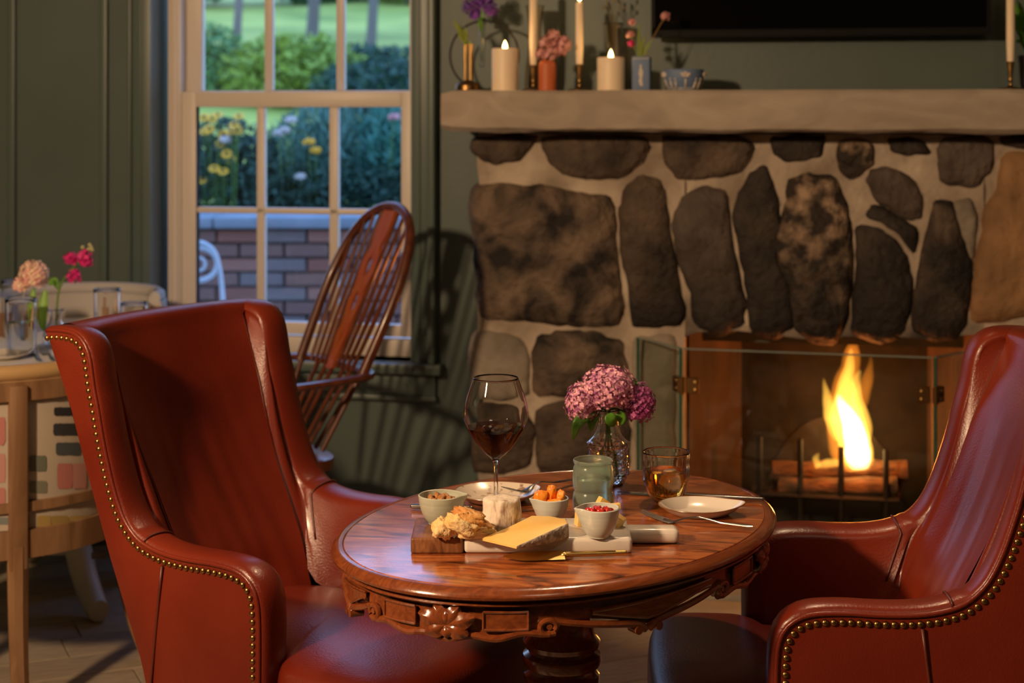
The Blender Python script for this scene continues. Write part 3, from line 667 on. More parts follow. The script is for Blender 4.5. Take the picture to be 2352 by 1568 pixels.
for l in LOBES:
    for sgn in (-1, 1):
        ctr = l+sgn*25.5     # ring scroll
        P = []
        for k in range(22):
            t = k/21; a = -PI/2+t*PI*1.75; rad = .0115*(1-.35*t)
            P.append(onap(ctr+sgn*math.cos(a)*rad*(-1)*210/ (1+0), .062-math.sin(a)*rad, .004))
        obj('carved_scroll', join(tube(P, .0046, 8), tube([onap(ctr, .062, -.002), onap(ctr, .062, .006)], .0045, 10)), wood, tbl)
        # rectangular panel
        a0, a1 = l+sgn*9.5, l+sgn*20.5
        f_ = lambda x, y, d: onap(lerp(a0, a1, x), lerp(.038, .064, y), d)
        fr = []
        for (x0, y0), (x1, y1) in (((0, 0), (1, 0)), ((1, 0), (1, 1)), ((1, 1), (0, 1)), ((0, 1), (0, 0))):
            fr.append(tube([f_(lerp(x0, x1, k/5), lerp(y0, y1, k/5), .005) for k in range(6)], .0024, 6))
        obj('carved_panel', join(*fr, grid([[f_(x/6, y/3, .0045) for x in range(7)] for y in range(4)])), wood, tbl)
    # leaf cluster
    leaves = []
    for ang_, ln, off in ((-72, .046, -2.5), (-35, .034, -3.0), (35, .034, 3.0), (72, .046, 2.5), (-112, .036, -1.5), (112, .036, 1.5), (180, .020, 0), (0, .024, 0)):
        a = math.radians(ang_); base = onap(l, .058, .006)
        t1 = (onap(l+1, .058, .006)-onap(l-1, .058, .006)).normalized(); upv = Z3
        dirv = t1*math.sin(a)+upv*math.cos(a); sd = t1*math.cos(a)-upv*math.sin(a); out = t1.cross(Z3); out = out if out.dot(base) > 0 else -out
        rows_ = []
        for k in range(8):
            t = k/7; w = .0135*math.sin(PI*min(1, t*.92+.06))**.7
            rows_.append([base+dirv*ln*t+sd*w*s_+out*(.004+.005*math.sin(t*PI)-.0035*abs(s_)+(.0018 if abs(s_) < .3 else 0)) for s_ in (-1, -.6, -.25, 0, .25, .6, 1)])
        leaves.append(grid(rows_))
    obj('carved_leaf', join(*leaves), wood, tbl, ang=50)
# pedestal
ped = [(.0, .675), (.085, .675), (.085, .66), (.058, .655), (.052, .63), (.0475, .60), (.047, .575), (.05, .55), (.056, .528), (.062, .522), (.066, .516), (.064, .508), (.056, .504), (.057, .499), (.066, .494), (.0675, .485), (.065, .476), (.056, .471), (.058, .466), (.064, .460), (.0645, .450), (.060, .442), (.052, .436), (.056, .42), (.07, .36), (.075, .31), (.068, .25), (.052, .21), (.06, .195), (.075, .18), (.075, .15), (.06, .14), (.05, .10), (.0, .10)]
obj('pedestal', lathe(ped, 48), wood, tbl, ang=35)
for k in range(4):
    a = PI/4+k*PI/2
    P = crom([(.04*math.cos(a), .04*math.sin(a), .16), (.12*math.cos(a), .12*math.sin(a), .17), (.20*math.cos(a), .20*math.sin(a), .09), (.27*math.cos(a), .27*math.sin(a), .03), (.31*math.cos(a), .31*math.sin(a), .022)], 5)
    obj('leg', tube(P, lambda t: .030-.009*t, 10), wood, tbl)
# ================================================================== WING CHAIRS
NC = [(-.530, .985), (-.50, .988), (-.462, .986), (-.440, .974), (-.428, .95), (-.418, .90), (-.407, .86), (-.395, .81), (-.380, .76), (-.360, .705), (-.335, .66), (-.300, .628), (-.262, .613), (-.215, .606), (-.160, .605), (-.105, .607), (-.055, .604), (-.028, .592), (-.015, .570), (-.011, .53), (-.011, .45), (-.012, .36), (-.014, .26), (-.015, .17)]
REAR = [(.10, -.175), (.20, -.205), (.38, -.270), (.42, -.282), (.518, -.327), (.592, -.361), (.663, -.390), (.762, -.430), (.854, -.465), (.99, -.530), (1.03, -.548)]
rear = lambda z: interp([a for a, b in REAR], [b for a, b in REAR], z)
CW = .272
ROUT = {-1: rear, 1: lambda z: min(rear(z), interp([.1, .5, .66, .78, .92, 1.0], [-.41, -.43, -.445, -.47, -.51, -.535], z))}
def ncurve(n=140):
    P = crom([Vector((a, b, 0)) for a, b in NC], 10)
    L = [0]
    for a, b in zip(P[:-1], P[1:]): L.append(L[-1]+(b-a).length)
    out = []
    for k in range(n):
        s = L[-1]*k/(n-1); i = max(j for j in range(len(L)) if L[j] <= s+1e-9); i = min(i, len(P)-2)
        out.append(P[i].lerp(P[i+1], (s-L[i])/max(1e-9, L[i+1]-L[i])))
    return out, L[-1]
def make_chair(label, loc, rz, side, fx):
    ch = thing('wing_chair', label, 'armchair', loc, rz, 'oxblood leather wing chairs at the carved table')
    ns = 110; NP, LEN = ncurve(ns)
    T, B = [], []
    for i in range(ns):
        t = (NP[min(i+1, ns-1)]-NP[max(i-1, 0)]).normalized(); b = Vector((-t.y, t.x, 0)); b = b if (b.y > .05 or (b.x > 0 and abs(b.y) <= .05) or b.x > .3) else b
        # outward = up / forward side of the curve
        T.append(t); B.append(Vector((-t.y, t.x, 0)) if True else b)
    # curve runs top-rear -> front -> down: outward is the left-hand normal for (x forward, z up)
    B = [b if (b.x*1+b.y*1) > 0 else -b for b in B]
    jn = min(range(ns), key=lambda i: (NP[i]-Vector((-.31, .635, 0))).length)
    iF = min(range(ns), key=lambda i: (NP[i]-Vector((-.02, .58, 0))).length)
    def ysz(z): return interp([.4, .7, .98], [.150, .168, .205], z)
    def backin(y, z):       # inner back surface
        ys = ysz(z); return rear(z)+.030+.026*(min(1, abs(y)/ys))**2.5+.016*math.exp(-((z-.56)/.09)**2)*(1-(y/.27)**2)
    def P3(v, y): return Vector((v.x, y, v.y))
    for sg in (-1, 1):
        rowsO, rowsI, pip, seamc = [], [], [], []
        for i in range(ns):
            e = NP[i]+B[i]*.016; b = B[i]
            wing = i <= jn
            a_ = lerp(.030, .036, min(1, i/jn)) if wing else .037
            if i < 6: a_ = .030
            lift = .013 if not wing else .008
            # roll (outer -> inner)
            roll = []
            for k in range(11):
                ph = PI*k/10; y = CW-a_+a_*math.cos(ph)
                hgt = math.sin(ph)**.8*lift - (k/10)**2*.010
                roll.append(P3(e+b*hgt, sg*y))
            # inner target
            if wing:
                z = lerp(.975, .50, (i/jn)**1.1); tgt = Vector((backin(ysz(z), z)-.006, z, 0)); yt = ysz(z)
            else:
                f = (i-jn)/(iF-jn)
                if f <= 1: tgt = Vector((lerp(backin(.15, .44), -.03, f), lerp(.47, .43, min(1, f*3)), 0)); yt = lerp(.150, CW-.085, min(1, f*2.2))
                else: tgt = Vector((-.045, min(e.y, .46), 0)); yt = CW-.085
            p0 = roll[-1]; p2 = P3(tgt, sg*yt)
            bul = .030 if wing else .006
            p1 = (p0+p2)/2+Vector((b.x*bul*.7, -sg*(-.012 if wing else .012), b.y*bul*.7))
            inner = [p0*(1-t)**2+p1*2*t*(1-t)+p2*t*t for t in [k/10 for k in range(1, 11)]]
            rowsI.append(roll+inner)
            pip.append(P3(e-b*.002, sg*(CW+.001)))
            seamc.append(inner[-1])
            # outer panel
            if i <= jn: z = lerp(.99, .50, i/jn); R = Vector((ROUT[side](z), z, 0))
            else:
                f = (i-jn)/(ns-1-jn)
                R = Vector((ROUT[side](lerp(.50, .14, f/.3)), lerp(.50, .14, f/.3), 0)) if f < .3 else Vector((lerp(ROUT[side](.14), -.016, (f-.3)/.7), .14, 0))
            st = P3(e, sg*CW); en = P3(R, sg*CW)
            rowsO.append([st.lerp(en, k/8)+Vector((0, sg*.004*math.sin(PI*k/8), 0)) for k in range(9)])
        obj('side_panel', grid(rowsO), leather, ch, ang=60)
        obj('wing_and_arm_pad', grid(rowsI), leatheri if False else leather, ch, ang=60)
        obj('piping', tube(pip, .0042, 8), leather, ch, ang=None)
        obj('back_seam', tube([p+Vector((.004, 0, 0)) for p in seamc[:jn+1]], .0022, 6), seamm, ch, ang=None)
        # arm/wing junction seam
        obj('back_seam', tube([p+Vector((.0, 0, .002)) for p in rowsI[jn+3][:16]], .0024, 6), seamm, ch, ang=None)
        xs = -.225; zz = [lerp(.600, .14, k/10) for k in range(11)]
        obj('side_seam', tube([Vector((xs-.06*(k/10), sg*(CW+.0045), z)) for k, z in enumerate(zz)], .003, 6), seamm, ch, ang=None)
    # back
    rows = []
    for k in range(44):
        if k < 34: z = lerp(.40, .985, k/33); f = 0
        else: f = (k-33)/10
        r = []
        for j in range(33):
            y0 = lerp(-1, 1, j/32)
            if f == 0:
                y = y0*ysz(z); x = backin(y, z)
                wv = noise.noise(Vector((y*26+z*3, z*2.6, 4)))*.0075*max(0, min(1, (.9-z)*4))
                x += wv-.0 ; zz = z
            else:
                y = y0*lerp(.205, CW-.034, min(1, f*4)); zc = .985; x0 = backin(y, zc); x1 = rear(1.0)-.045*(1-(y/CW)**2); a = f*PI
                x = lerp(x0, x1, (1-math.cos(a))/2); zz = zc+.026*math.sin(a)**.7
            r.append(Vector((x, y, zz)))
        rows.append(r)
    obj('backrest', grid(rows), leather, ch, ang=60)
    rows = []
    for k in range(16):
        z = lerp(.14, .99, k/15); rows.append([Vector((ROUT[side](z)-.045*(1-(y/CW)**2)*min(1, (z-.1)*3), y, z)) for y in [lerp(-CW, CW, j/16) for j in range(17)]])
    obj('outer_back', grid(rows), leather, ch, ang=60)
    ex = lambda p: Vector((p.x+fx*max(0, p.x-.03)/.18, p.y))
    pl = chaikin([(-.33, -.175), (-.03, -.188), (.012, -.20), (.022, -.262), (.10, -.268), (.175, -.262), (.205, -.20), (.215, -.08), (.215, .08), (.205, .20), (.175, .262), (.10, .268), (.022, .262), (.012, .20), (-.03, .188), (-.33, .175)], 2)
    pl = [ex(p) for p in pl]
    n = len(pl); V, F = [], []
    ringd = [(1.0, .345), (1.0, .420), (.995, .434), (.975, .447), (.93, .456), (.85, .463), (.7, .470), (.5, .475), (.3, .477), (.05, .478)]
    for s_, z in ringd:
        for p in pl: V.append(Vector((-.05+(p.x+.05)*s_, p.y*s_, z+noise.noise(Vector((p.x*7*s_, p.y*7*s_, 1)))*.004*(z > .44))))
    for k in range(len(ringd)-1):
        for i in range(n): j = (i+1) % n; F.append((k*n+i, k*n+j, (k+1)*n+j, (k+1)*n+i))
    F.append(tuple(range(n))); F.append(tuple((len(ringd)-1)*n+i for i in range(n)))
    obj('seat_cushion', (V, F), leather, ch, ang=60)
    pf = [ex(Vector((p.x, p.y))) for p in chaikin([(-.02, -.255), (.16, -.255), (.198, -.20), (.208, -.07), (.208, .07), (.198, .20), (.16, .255), (-.02, .255)], 2)]
    obj('seat_rail', prism([tuple(p) for p in pf], .26, .40), leather, ch, ang=40)
    obj('side_frame', rbox((-.1, 0, .30), (.30, .46, .2), .01), leather, ch)
    # legs
    for x, s_ in ((.13, 1), (-.16, -1)):
        for y in (-.20, .20):
            obj('leg', lathe([(.016, 0), (.018, .02), (.023, .15), (.026, .27)], 12, (x, y, 0)), darkwood, ch)
    # nails
    nm = lathe([(.0058, 0), (.0052, .0022), (.0034, .0038), (.0012, .0045), (.0001, .0046)], 9)
    first = None
    def nail(p, d):
        nonlocal first
        M = Matrix.Translation(p) @ d.to_track_quat('Z', 'Y').to_matrix().to_4x4()
        if first is None: first = obj('nailhead', nm, brass, ch, ang=None); first.matrix_basis = M
        else: inst(first, ch, M)
    cnt = int(LEN/.0133); NP2, _ = ncurve(cnt)
    for sg in ((side,)):
        for q in NP2:
            if q.y > .30: nail(Vector((q.x, sg*(CW+.0015), q.y)), Vector((0, sg, 0)))
    Pf = [Vector((p.x, p.y, 0)) for p in crom([Vector((p.x, p.y, 0)) for p in pf if p.x > .0], 3)]
    acc = 0
    for a, b in zip(Pf[:-1], Pf[1:]):
        d = (b-a); l = d.length
        while acc < l:
            p = a+d*(acc/l); nn = Vector((d.y, -d.x, 0)).normalized()
            nail(Vector((p.x, p.y, .392)), nn); nail(Vector((p.x, p.y, .330)), nn); acc += .0133
        acc -= l
    obj('seat_piping', tube([Vector((p.x, p.y, .412))*1 for p in Pf], .004, 6), leather, ch, ang=None)
    return ch
Lr = Vector((-.289, 3.0, 0)); make_chair('oxblood leather wing chair left of the carved table, in front of the window', Lr, math.radians(-33), -1, .072)
make_chair('oxblood leather wing chair right of the carved table, in front of the fire', Vector((.439, 2.83, 0)), math.radians(176.6), 1, -.015)
# ================================================================== WINDSOR CHAIR
wr = thing('windsor_chair', 'dark hoop-back windsor armchair with pierced splat below the window', 'chair', (-.53, 4.70, 0), math.radians(213.4))
lean = .45
def wb(y, z): return Vector((-lean*(z-.67)-.0, y, z))
hoop = [wb(*p) for p in [(-.195, .66), (-.205, .76), (-.212, .86), (-.205, .95), (-.18, 1.03), (-.13, 1.09), (-.06, 1.122), (0, 1.13), (.06, 1.122), (.13, 1.09), (.18, 1.03), (.205, .95), (.212, .86), (.205, .76), (.195, .66)]]
obj('hoop', tube(crom(hoop, 6), .0145, 10), darkwood, wr)
def hoopz(y):
    pts = [(p.y, p.z) for p in crom(hoop, 6)]; c = [z for yy, z in pts if abs(yy-y) < .012 and z > .9]; return max(c) if c else 1.05
for y in (-.165, -.125, -.085, -.05, .05, .085, .125, .165):
    zt_ = hoopz(y*1.05)-.01; obj('spindle', tube([wb(y*.78, .67), wb(y*.9, .8), wb(y*1.05, zt_)], [.006, .0075, .005], 8), darkwood, wr)
spl = [(.018, .665), (.020, .72), (.030, .76), (.022, .79), (.032, .83), (.040, .86), (.028, .885), (.036, .91), (.046, .95), (.040, .985), (.026, 1.01), (.034, 1.04), (.036, 1.08), (.034, 1.118)]
ol = [(y, z) for y, z in spl]+[(-y, z) for y, z in reversed(spl)]
def splat():
    rows = []
    pts = crom([Vector((a, b, 0)) for a, b in spl], 3)
    V, F = [], []
    for p in pts:
        hole = 0
        for zc, hw, hh in ((.85, .014, .030), (.955, .016, .028), (.745, .008, .02)):
            if abs(p.y-zc) < hh: hole = hw*math.sqrt(1-((p.y-zc)/hh)**2)
        for sgn in (-1, 1):
            for x in (hole+.0005, p.x):
                for th in (-.005, .005):
                    q = wb(sgn*x, p.y); V.append(q+Vector((th, 0, 0)))
    m = len(pts)
    for i in range(m-1):
        for s_ in (0, 4):
            a = i*8+s_; b = a+8
            F += [(a, a+2, b+2, b), (a+1, a+3, b+3, b+1), (a, a+1, b+1, b), (a+2, a+3, b+3, b+2)]
    return V, F
obj('splat', splat(), splatm, wr, ang=50, label='red-brown pierced splat')
arm = [(.30, -.235, .66), (.20, -.25, .665), (.05, -.245, .67), (-.02, -.20, .67), (-.045, -.10, .67), (-.05, 0, .67), (-.045, .10, .67), (-.02, .20, .67), (.05, .245, .67), (.20, .25, .665), (.30, .235, .66)]
obj('arm_bow', tube(crom(arm, 5), .021, 8, flat=.55), darkwood, wr)
for y in (-.17, -.12, -.07, -.03, .03, .07, .12, .17):
    obj('spindle', tube([(-.03 if abs(y) < .15 else 0, y*1.1, .67), (.10, y*.85, .46)], .007, 8), darkwood, wr)
for s_ in (-1, 1):
    obj('arm_post', tube(crom([(.26, s_*.24, .66), (.28, s_*.22, .56), (.28, s_*.19, .46)], 4), lambda t: .011+.008*math.sin(t*PI), 10), darkwood, wr)
so = chaikin([(-.06, -.15), (.05, -.2), (.30, -.22), (.36, -.12), (.345, 0), (.36, .12), (.30, .22), (.05, .2), (-.06, .15)], 2)
obj('seat', pillow([tuple(p) for p in so], .012, lambda x, y, h: Vector((x+.10, y, .44+h)), 4, 0, .002, 5), darkwood, wr)
for x, y, dx, dy in ((.02, -.13, -.07, -.06), (.02, .13, -.07, .06), (.28, -.16, .05, -.05), (.28, .16, .05, .05)):
    P = [Vector((x+.10+dx*t, y+dy*t, .43*(1-t)+.0*t)) for t in (0, .15, .3, .45, .6, .75, .9, 1)]
    obj('leg', tube(P, [.012, .018, .022, .014, .020, .016, .013, .011], 10), darkwood, wr)
obj('stretcher', join(tube([(.08, -.16, .2), (.41, -.19, .2)], .010), tube([(.08, .16, .2), (.41, .19, .2)], .010), tube([(.24, -.175, .2), (.24, .175, .2)], .010)), darkwood, wr)
# ================================================================== THINGS ON THE TABLE
def shell(prof, th, n=40, c=(0, 0, 0), fn=None):       # closed wall from an outer profile (bottom to rim) and thickness
    inn = []
    for k in range(len(prof)):
        a = prof[max(0, k-1)]; b = prof[min(len(prof)-1, k+1)]; t = Vector((b[0]-a[0], b[1]-a[1])).normalized(); nn = Vector((-t.y, t.x))
        r = prof[k][0]+nn.x*th; z = prof[k][1]+nn.y*th
        inn.append((max(1e-4, r), z))
    inn = [q for q in inn if q[0] > 2e-4]; inn = [(1e-5, inn[0][1])]+inn
    m = len(prof); full = list(prof)+[(prof[-1][0]-th*.5, prof[-1][1]+th*.4)]+inn[::-1]
    return lathe(full, n, c, cap=False, fn=fn)
# ---- serving board
BZ = .745
bd = thing('serving_board', 'white marble paddle board with a walnut end and handle', 'serving board', (.015, 2.60, TZ))
def BD(n, c, s_, m, r=.006, **k): return obj(n, rbox((c[0]-.015, c[1]-2.60, c[2]-TZ), s_, r, 3), m, bd, **k)
BD('marble_slab', ((.190-.076)/2, 2.60, .7325), (.266, .130, .025), marble, .007)
BD('walnut_slab', (-.118, 2.60, .7325), (.083, .130, .025), walnut, .0035)
BD('handle', (.225, 2.607, .7325), (.09, .042, .024), marble, .010)
# ---- spouted bowls
def bowl(label, pos, r, h, spout, m, foot=.55):
    pr = [(.0001, .0), (r*foot*.9, .0), (r*foot, .002), (r*.72, h*.22), (r*.88, h*.5), (r*.97, h*.8), (r, h)]
    pr = [(p.x, p.y) for p in crom([Vector((a, b, 0)) for a, b in pr], 4)]
    def fn(rr, z, a, k):
        d = (a-spout+PI) % (2*PI)-PI; w = math.exp(-(d/.22)**2)*max(0, (z/h-.45)/.55)
        return rr*(1+.27*w)*(1+.004*math.sin(z/h*60)*(z > .004))
    V, F = shell(pr, .0028, 56, (0, 0, 0), fn)
    V = [Vector((p.x, p.y, p.z+(.05*h*max(0, math.cos(math.atan2(p.y, p.x)-spout))**6 if p.z > h*.7 else 0))) for p in V]
    o = obj('spouted_bowl', (V, F), m, None, ang=50, loc=pos); tag(o, label, 'bowl', 'small spouted stoneware bowls'); return o
B1 = tg(1012, 1201, BZ); B2 = tg(1264, 1197, TZ); B3 = tg(1375, 1231, BZ)
bowl('sage spouted bowl of nuts and olives on the walnut end', B1, .0365, .046, math.radians(-10), sage)
bowl('pale spouted bowl holding dried apricots behind the cheese wedge', B2, .0315, .040, math.radians(205), paleware)
bowl('white spouted bowl of cranberries on the marble end of the board', B3, .0330, .045, math.radians(200), paleware)
rg = random.Random(5)
def blob(c, s_, rot, m, name, label, cat, group=None, seed=0, amp=.25, n=12, mm=8, f=1.6):
    R = Matrix.Rotation(rot[2], 3, 'Z') @ Matrix.Rotation(rot[1], 3, 'Y') @ Matrix.Rotation(rot[0], 3, 'X')
    V, F = sphere((0, 0, 0), 1, n, mm)
    W_ = []
    for p in V:
        q = p.copy(); q = Vector([math.copysign(abs(x)**.75, x) for x in q])
        d = 1+amp*noise.noise(q*f+Vector((seed*7, 0, 0)))+amp*.5*noise.noise(q*f*2.7+Vector((seed*3, 5, 0)))
        q = Vector((q.x*s_[0], q.y*s_[1], q.z*s_[2]))*d; W_.append(R @ q)
    o = obj(name, (W_, F), m, None, ang=None, loc=c); tag(o, label, cat, group); return o
for k in range(9):
    a = k*2.4; rr = .019*math.sqrt(k/9)+.003
    blob(B1+Vector((math.cos(a)*rr-.001, math.sin(a)*rr+.004, .035+.006*(1-k/9))), (.0075, .006, .005), (k, k*2, k), nutM, 'candied_nut', 'brown glazed nut in the sage bowl on the walnut end', 'nut', 'nuts in the sage bowl', k, .4, 10, 7)
for k in range(4):
    blob(B1+Vector((.012+.006*k*.8, -.006+.007*(k % 2), .036)), (.0045, .0045, .0045), (0, 0, 0), seedM, 'olive', 'dark olive at the spout side of the nut bowl', 'olive', 'olives in the sage bowl', k, .1, 8, 6)
for k, (dx, dy, dz, sx_, sz_, ry, lab) in enumerate(((-.016, -.004, .041, .012, .014, .3, 'plump dried apricot at the left of the pale bowl'), (.002, .002, .046, .009, .015, -.15, 'upright dried apricot standing highest in the pale bowl'),
        (.017, .0, .041, .013, .010, -.5, 'dried apricot lying at the right rim of the pale bowl'), (-.002, .012, .038, .014, .009, .2, 'dried apricot at the back of the pale bowl'), (.006, -.012, .034, .014, .007, .1, 'dried apricot low at the front of the pale bowl'))):
    blob(B2+Vector((dx, dy, dz)), (sx_, .0075, sz_), (.2, ry, k*.7), apricotM, 'dried_apricot', lab, 'dried fruit', 'dried apricots', k, .3, 14, 10)
for k, (dx, dy, dz) in enumerate(((0, .0, .044), (-.008, -.004, .042), (.014, .0, .042), (.004, -.006, .041), (-.002, .010, .041), (.012, .010, .040), (-.013, .007, .040), (.019, .006, .039))):
    blob(B3+Vector((dx-.001, dy, dz-.001)), (.0068, .0056, .0050), (k, 0, k), cranM, 'cranberry', 'shiny red cranberry in the white bowl at the marble end', 'dried fruit', 'cranberries in the white bowl', k, .35, 10, 7)
# ---- brie
bp = tg(1152, 1209, BZ)
V, F = lathe([(.0001, 0), (.031, 0), (.0338, .003), (.0332, .008), (.0325, .014), (.0318, .020), (.0311, .026), (.0305, .032), (.030, .038), (.0294, .042), (.0280, .0450), (.025, .0465), (.018, .047), (.009, .047), (.0001, .047)], 72, cap=False)
V = [p+Vector((p.x, p.y, 0))*.07*noise.noise(Vector((p.x*30, p.y*30, p.z*55)))+Vector((p.x, p.y, .0))*.035*noise.noise(Vector((p.x*95, p.y*95, p.z*120)))+Z3*(.0016*noise.noise(p*60) if p.z > .03 else 0) for p in V]
tag(obj('soft_cheese', (V, F), brieM, None, ang=None, loc=bp), 'small drum of white bloomy-rind cheese on the marble board', 'cheese')
# ---- wedge
wt = [(1106, 1236, .7485), (1188, 1254, .7495), (1250, 1226, .760), (1303, 1202, .7685), (1298, 1192, .7685), (1262, 1185, .767), (1222, 1184, .763), (1165, 1212, .754)]
tp = [tg(*p) for p in wt]; wc = sum(tp, Vector())/len(tp); bt = [Vector((p.x, p.y, BZ+.0003)) for p in tp]
n = len(tp); nr = 8
wd = thing('cheese_wedge', 'golden wedge of firm cheese with grey rind on the marble board', 'cheese', Vector((wc.x, wc.y, BZ)))
O = -Vector((wc.x, wc.y, BZ))
def pf_(P, m_=4):
    out = []
    for a, b in zip(P, P[1:]+P[:1]):
        for k in range(m_): out.append(a.lerp(b, k/m_))
    return out
tpd, btd = pf_(tp), pf_(bt); nn_ = len(tpd)
cen = sum(tp, Vector())/n
V = [p+O for p in btd]+[p+O for p in tpd]+[p.lerp(cen, .04)+O+Z3*.0008 for p in tpd]+[cen+O+Z3*.0012]
F = [tuple(range(nn_))]+[(i, (i+1) % nn_, nn_+(i+1) % nn_, nn_+i) for i in range(nn_)]+[(nn_+i, nn_+(i+1) % nn_, 2*nn_+(i+1) % nn_, 2*nn_+i) for i in range(nn_)]+[(2*nn_+i, 2*nn_+(i+1) % nn_, 3*nn_) for i in range(nn_)]
obj('cheese_body', (V, F), cheeseM, wd, ang=40)
i0, i1 = 4, 17; rr = [[], []]
out = Vector((.45, -.9, 0)).normalized()
for i in range(i0, i1):
    for q, (P, zz) in enumerate(((btd, 0), (tpd, .0006))): rr[q].append(P[i]+O+Vector((0, 0, zz)))
mid_ = [[a.lerp(b, t) + (Vector((a.x, a.y, 0))).normalized()*(.0015*math.sin(PI*t)+.0016+.0012*noise.noise(a*200+Vector((0, 0, t*3)))) for a, b in zip(rr[0], rr[1])] for t in (0, .2, .4, .6, .8, 1)]
obj('rind', grid([rr[0]]+mid_+[rr[1]]), rindM, wd, ang=None)
# ---- bread
def bread(px, py, z, s_, rot, m, label, seed):
    c = tg(px, py, z); o = blob(c, s_, rot, m, 'focaccia_piece', label, 'bread', 'torn focaccia pieces on the walnut end', seed, .32, 26, 18, 2.2)
    me = o.data
    for v in me.vertices: v.co += v.co.normalized()*.0016*noise.noise(v.co*260)
    hs = []
    for k in range(7):
        i = (k*53+seed*17) % len(me.vertices); hs.append(obj('herb_fleck', sphere(me.vertices[i].co, .0010, 5, 3), herbM, o))
    return o
bread(1019, 1213, .7600, (.0185, .016, .0150), (0, .2, .3), breadM, 'round yellow herbed focaccia piece, leftmost of the bread', 1)
bread(1093, 1221, .7530, (.0300, .014, .0090), (0, -.05, .15), breadM, 'flat pale focaccia piece lowest in the bread pile', 2)
bread(1060, 1204, .7720, (.0260, .012, .0130), (0.3, .42, .05), breadM, 'cut focaccia slab leaning in front of the bread pile', 3)
bread(1078, 1184, .7840, (.0250, .014, .0100), (.1, .35, 0), crustM, 'crusty brown focaccia piece on top of the bread pile', 4)
bread(1100, 1202, .7640, (.0240, .013, .0085), (0, .45, -.1), crustM, 'crusty focaccia piece against the white cheese drum', 5)
# ---- small cheese batons behind the cranberry bowl
def baton(px, py, z, s_, rot, label):
    V, F = rbox((0, 0, 0), s_, .0012, 2, Matrix.Rotation(rot[2], 3, 'Z') @ Matrix.Rotation(rot[1], 3, 'Y')); o = obj('cheese_baton', (V, F), cheeseM, None, loc=tg(px, py, z)); tag(o, label, 'cheese', 'cut cheese batons on the marble end')
baton(1384, 1156, .772, (.020, .012, .016), (0, .6, .5), 'cheese baton propped highest behind the cranberry bowl')
baton(1408, 1163, .768, (.024, .012, .009), (0, -.1, .2), 'cheese baton lying level behind the right rim of the cranberry bowl')
baton(1330, 1190, .757, (.010, .018, .024), (0, .1, .3), 'cheese baton standing left of the cranberry bowl')
baton(1420, 1196, .754, (.018, .016, .018), (0, .5, -.4), 'cheese baton low at the right of the cranberry bowl')
# ---- wine glass
wg = thing('wine_glass', 'stemmed burgundy glass part filled with red wine', 'wine glass', tg(1139, 1184, TZ))
outer = [(.0001, 0), (.041, 0), (.0415, .0012), (.030, .0028), (.012, .006), (.0055, .012), (.0042, .022), (.0036, .05), (.0038, .080), (.0058, .094), (.0105, .1005), (.019, .108), (.030, .121), (.0415, .137), (.051, .153), (.0553, .168), (.0550, .184), (.0510, .202), (.0450, .220), (.0385, .2380)]
inner = [(.0378, .2380), (.0443, .220), (.0503, .202), (.0543, .184), (.0545, .168), (.0502, .153), (.0406, .137), (.029, .1222), (.018, .1095), (.0095, .1030), (.0001, .1010)]
sm = lambda P, k=4: [(max(p.x, 1e-5), p.y) for p in crom([Vector((a, b, 0)) for a, b in P], k)]
obj('glass', lathe(sm(outer)+sm(inner), 64, cap=False), glass, wg, ang=None)
wl = [(r, z) for r, z in sm(inner)[::-1] if z < .1555]; wl = [(max(1e-5, r+.0001), z-.0001) for r, z in wl]; wl.append((wl[-1][0], wl[-1][1]+.0003)); wl.append((1e-5, wl[-1][1]))
obj('wine', lathe(wl, 64, cap=False), winem, wg, ang=30)
# ---- green tumbler
gt = thing('green_tumbler', 'frosted sea-green ribbed tumbler of water behind the cranberry bowl', 'tumbler', tg(1362, 1186, TZ))
pr = sm([(.0001, 0), (.026, 0), (.029, .003), (.0325, .012), (.0345, .026), (.0335, .040), (.0315, .046), (.0335, .052), (.0345, .066), (.0335, .082), (.0318, .090), (.0338, .094), (.0340, .098)])
def rib(r, z, a, k): return r*(1+.018*abs(math.cos(a*6))*(1 if .006 < z < .088 else .1))
obj('glass', shell(pr, .0024, 72, fn=rib), gglass, gt, ang=None)
obj('water', lathe([(1e-5, .004), (.026, .004), (.0295, .014), (.0315, .03), (.030, .044), (.0300, .050), (.0312, .064), (.0312, .066), (1e-5, .066)], 40, cap=False), waterm, gt, ang=30)
# ---- whisky glass
wk = thing('rocks_glass', 'clear ring-cut rocks glass of amber whisky with ice', 'whisky glass', tg(1530, 1150, TZ))
pr = sm([(.0001, 0), (.018, 0), (.025, .004), (.034, .016), (.0398, .032), (.0415, .048), (.0418, .066), (.0420, .088)], 6)
def ring(r, z, a, k): return r*(1+(.008*math.sin(z*1500) if .056 < z < .078 else 0)+.006*math.cos(a*24)*(.05 < z < .08))
obj('glass', shell(pr, .0020, 72, fn=ring), glass, wk, ang=None)
obj('whisky', lathe([(1e-5, .0023), (.016, .0028), (.0235, .0065), (.0318, .0175), (.0376, .033), (.0393, .047), (.0395, .0545), (1e-5, .0545)], 48, cap=False), whisky, wk, ang=30)
obj('ice_cube', rbox((.008, -.004, .042), (.026, .024, .026), .004, 2, Matrix.Rotation(.5, 3, 'Z') @ Matrix.Rotation(.35, 3, 'X')), icem, wk)
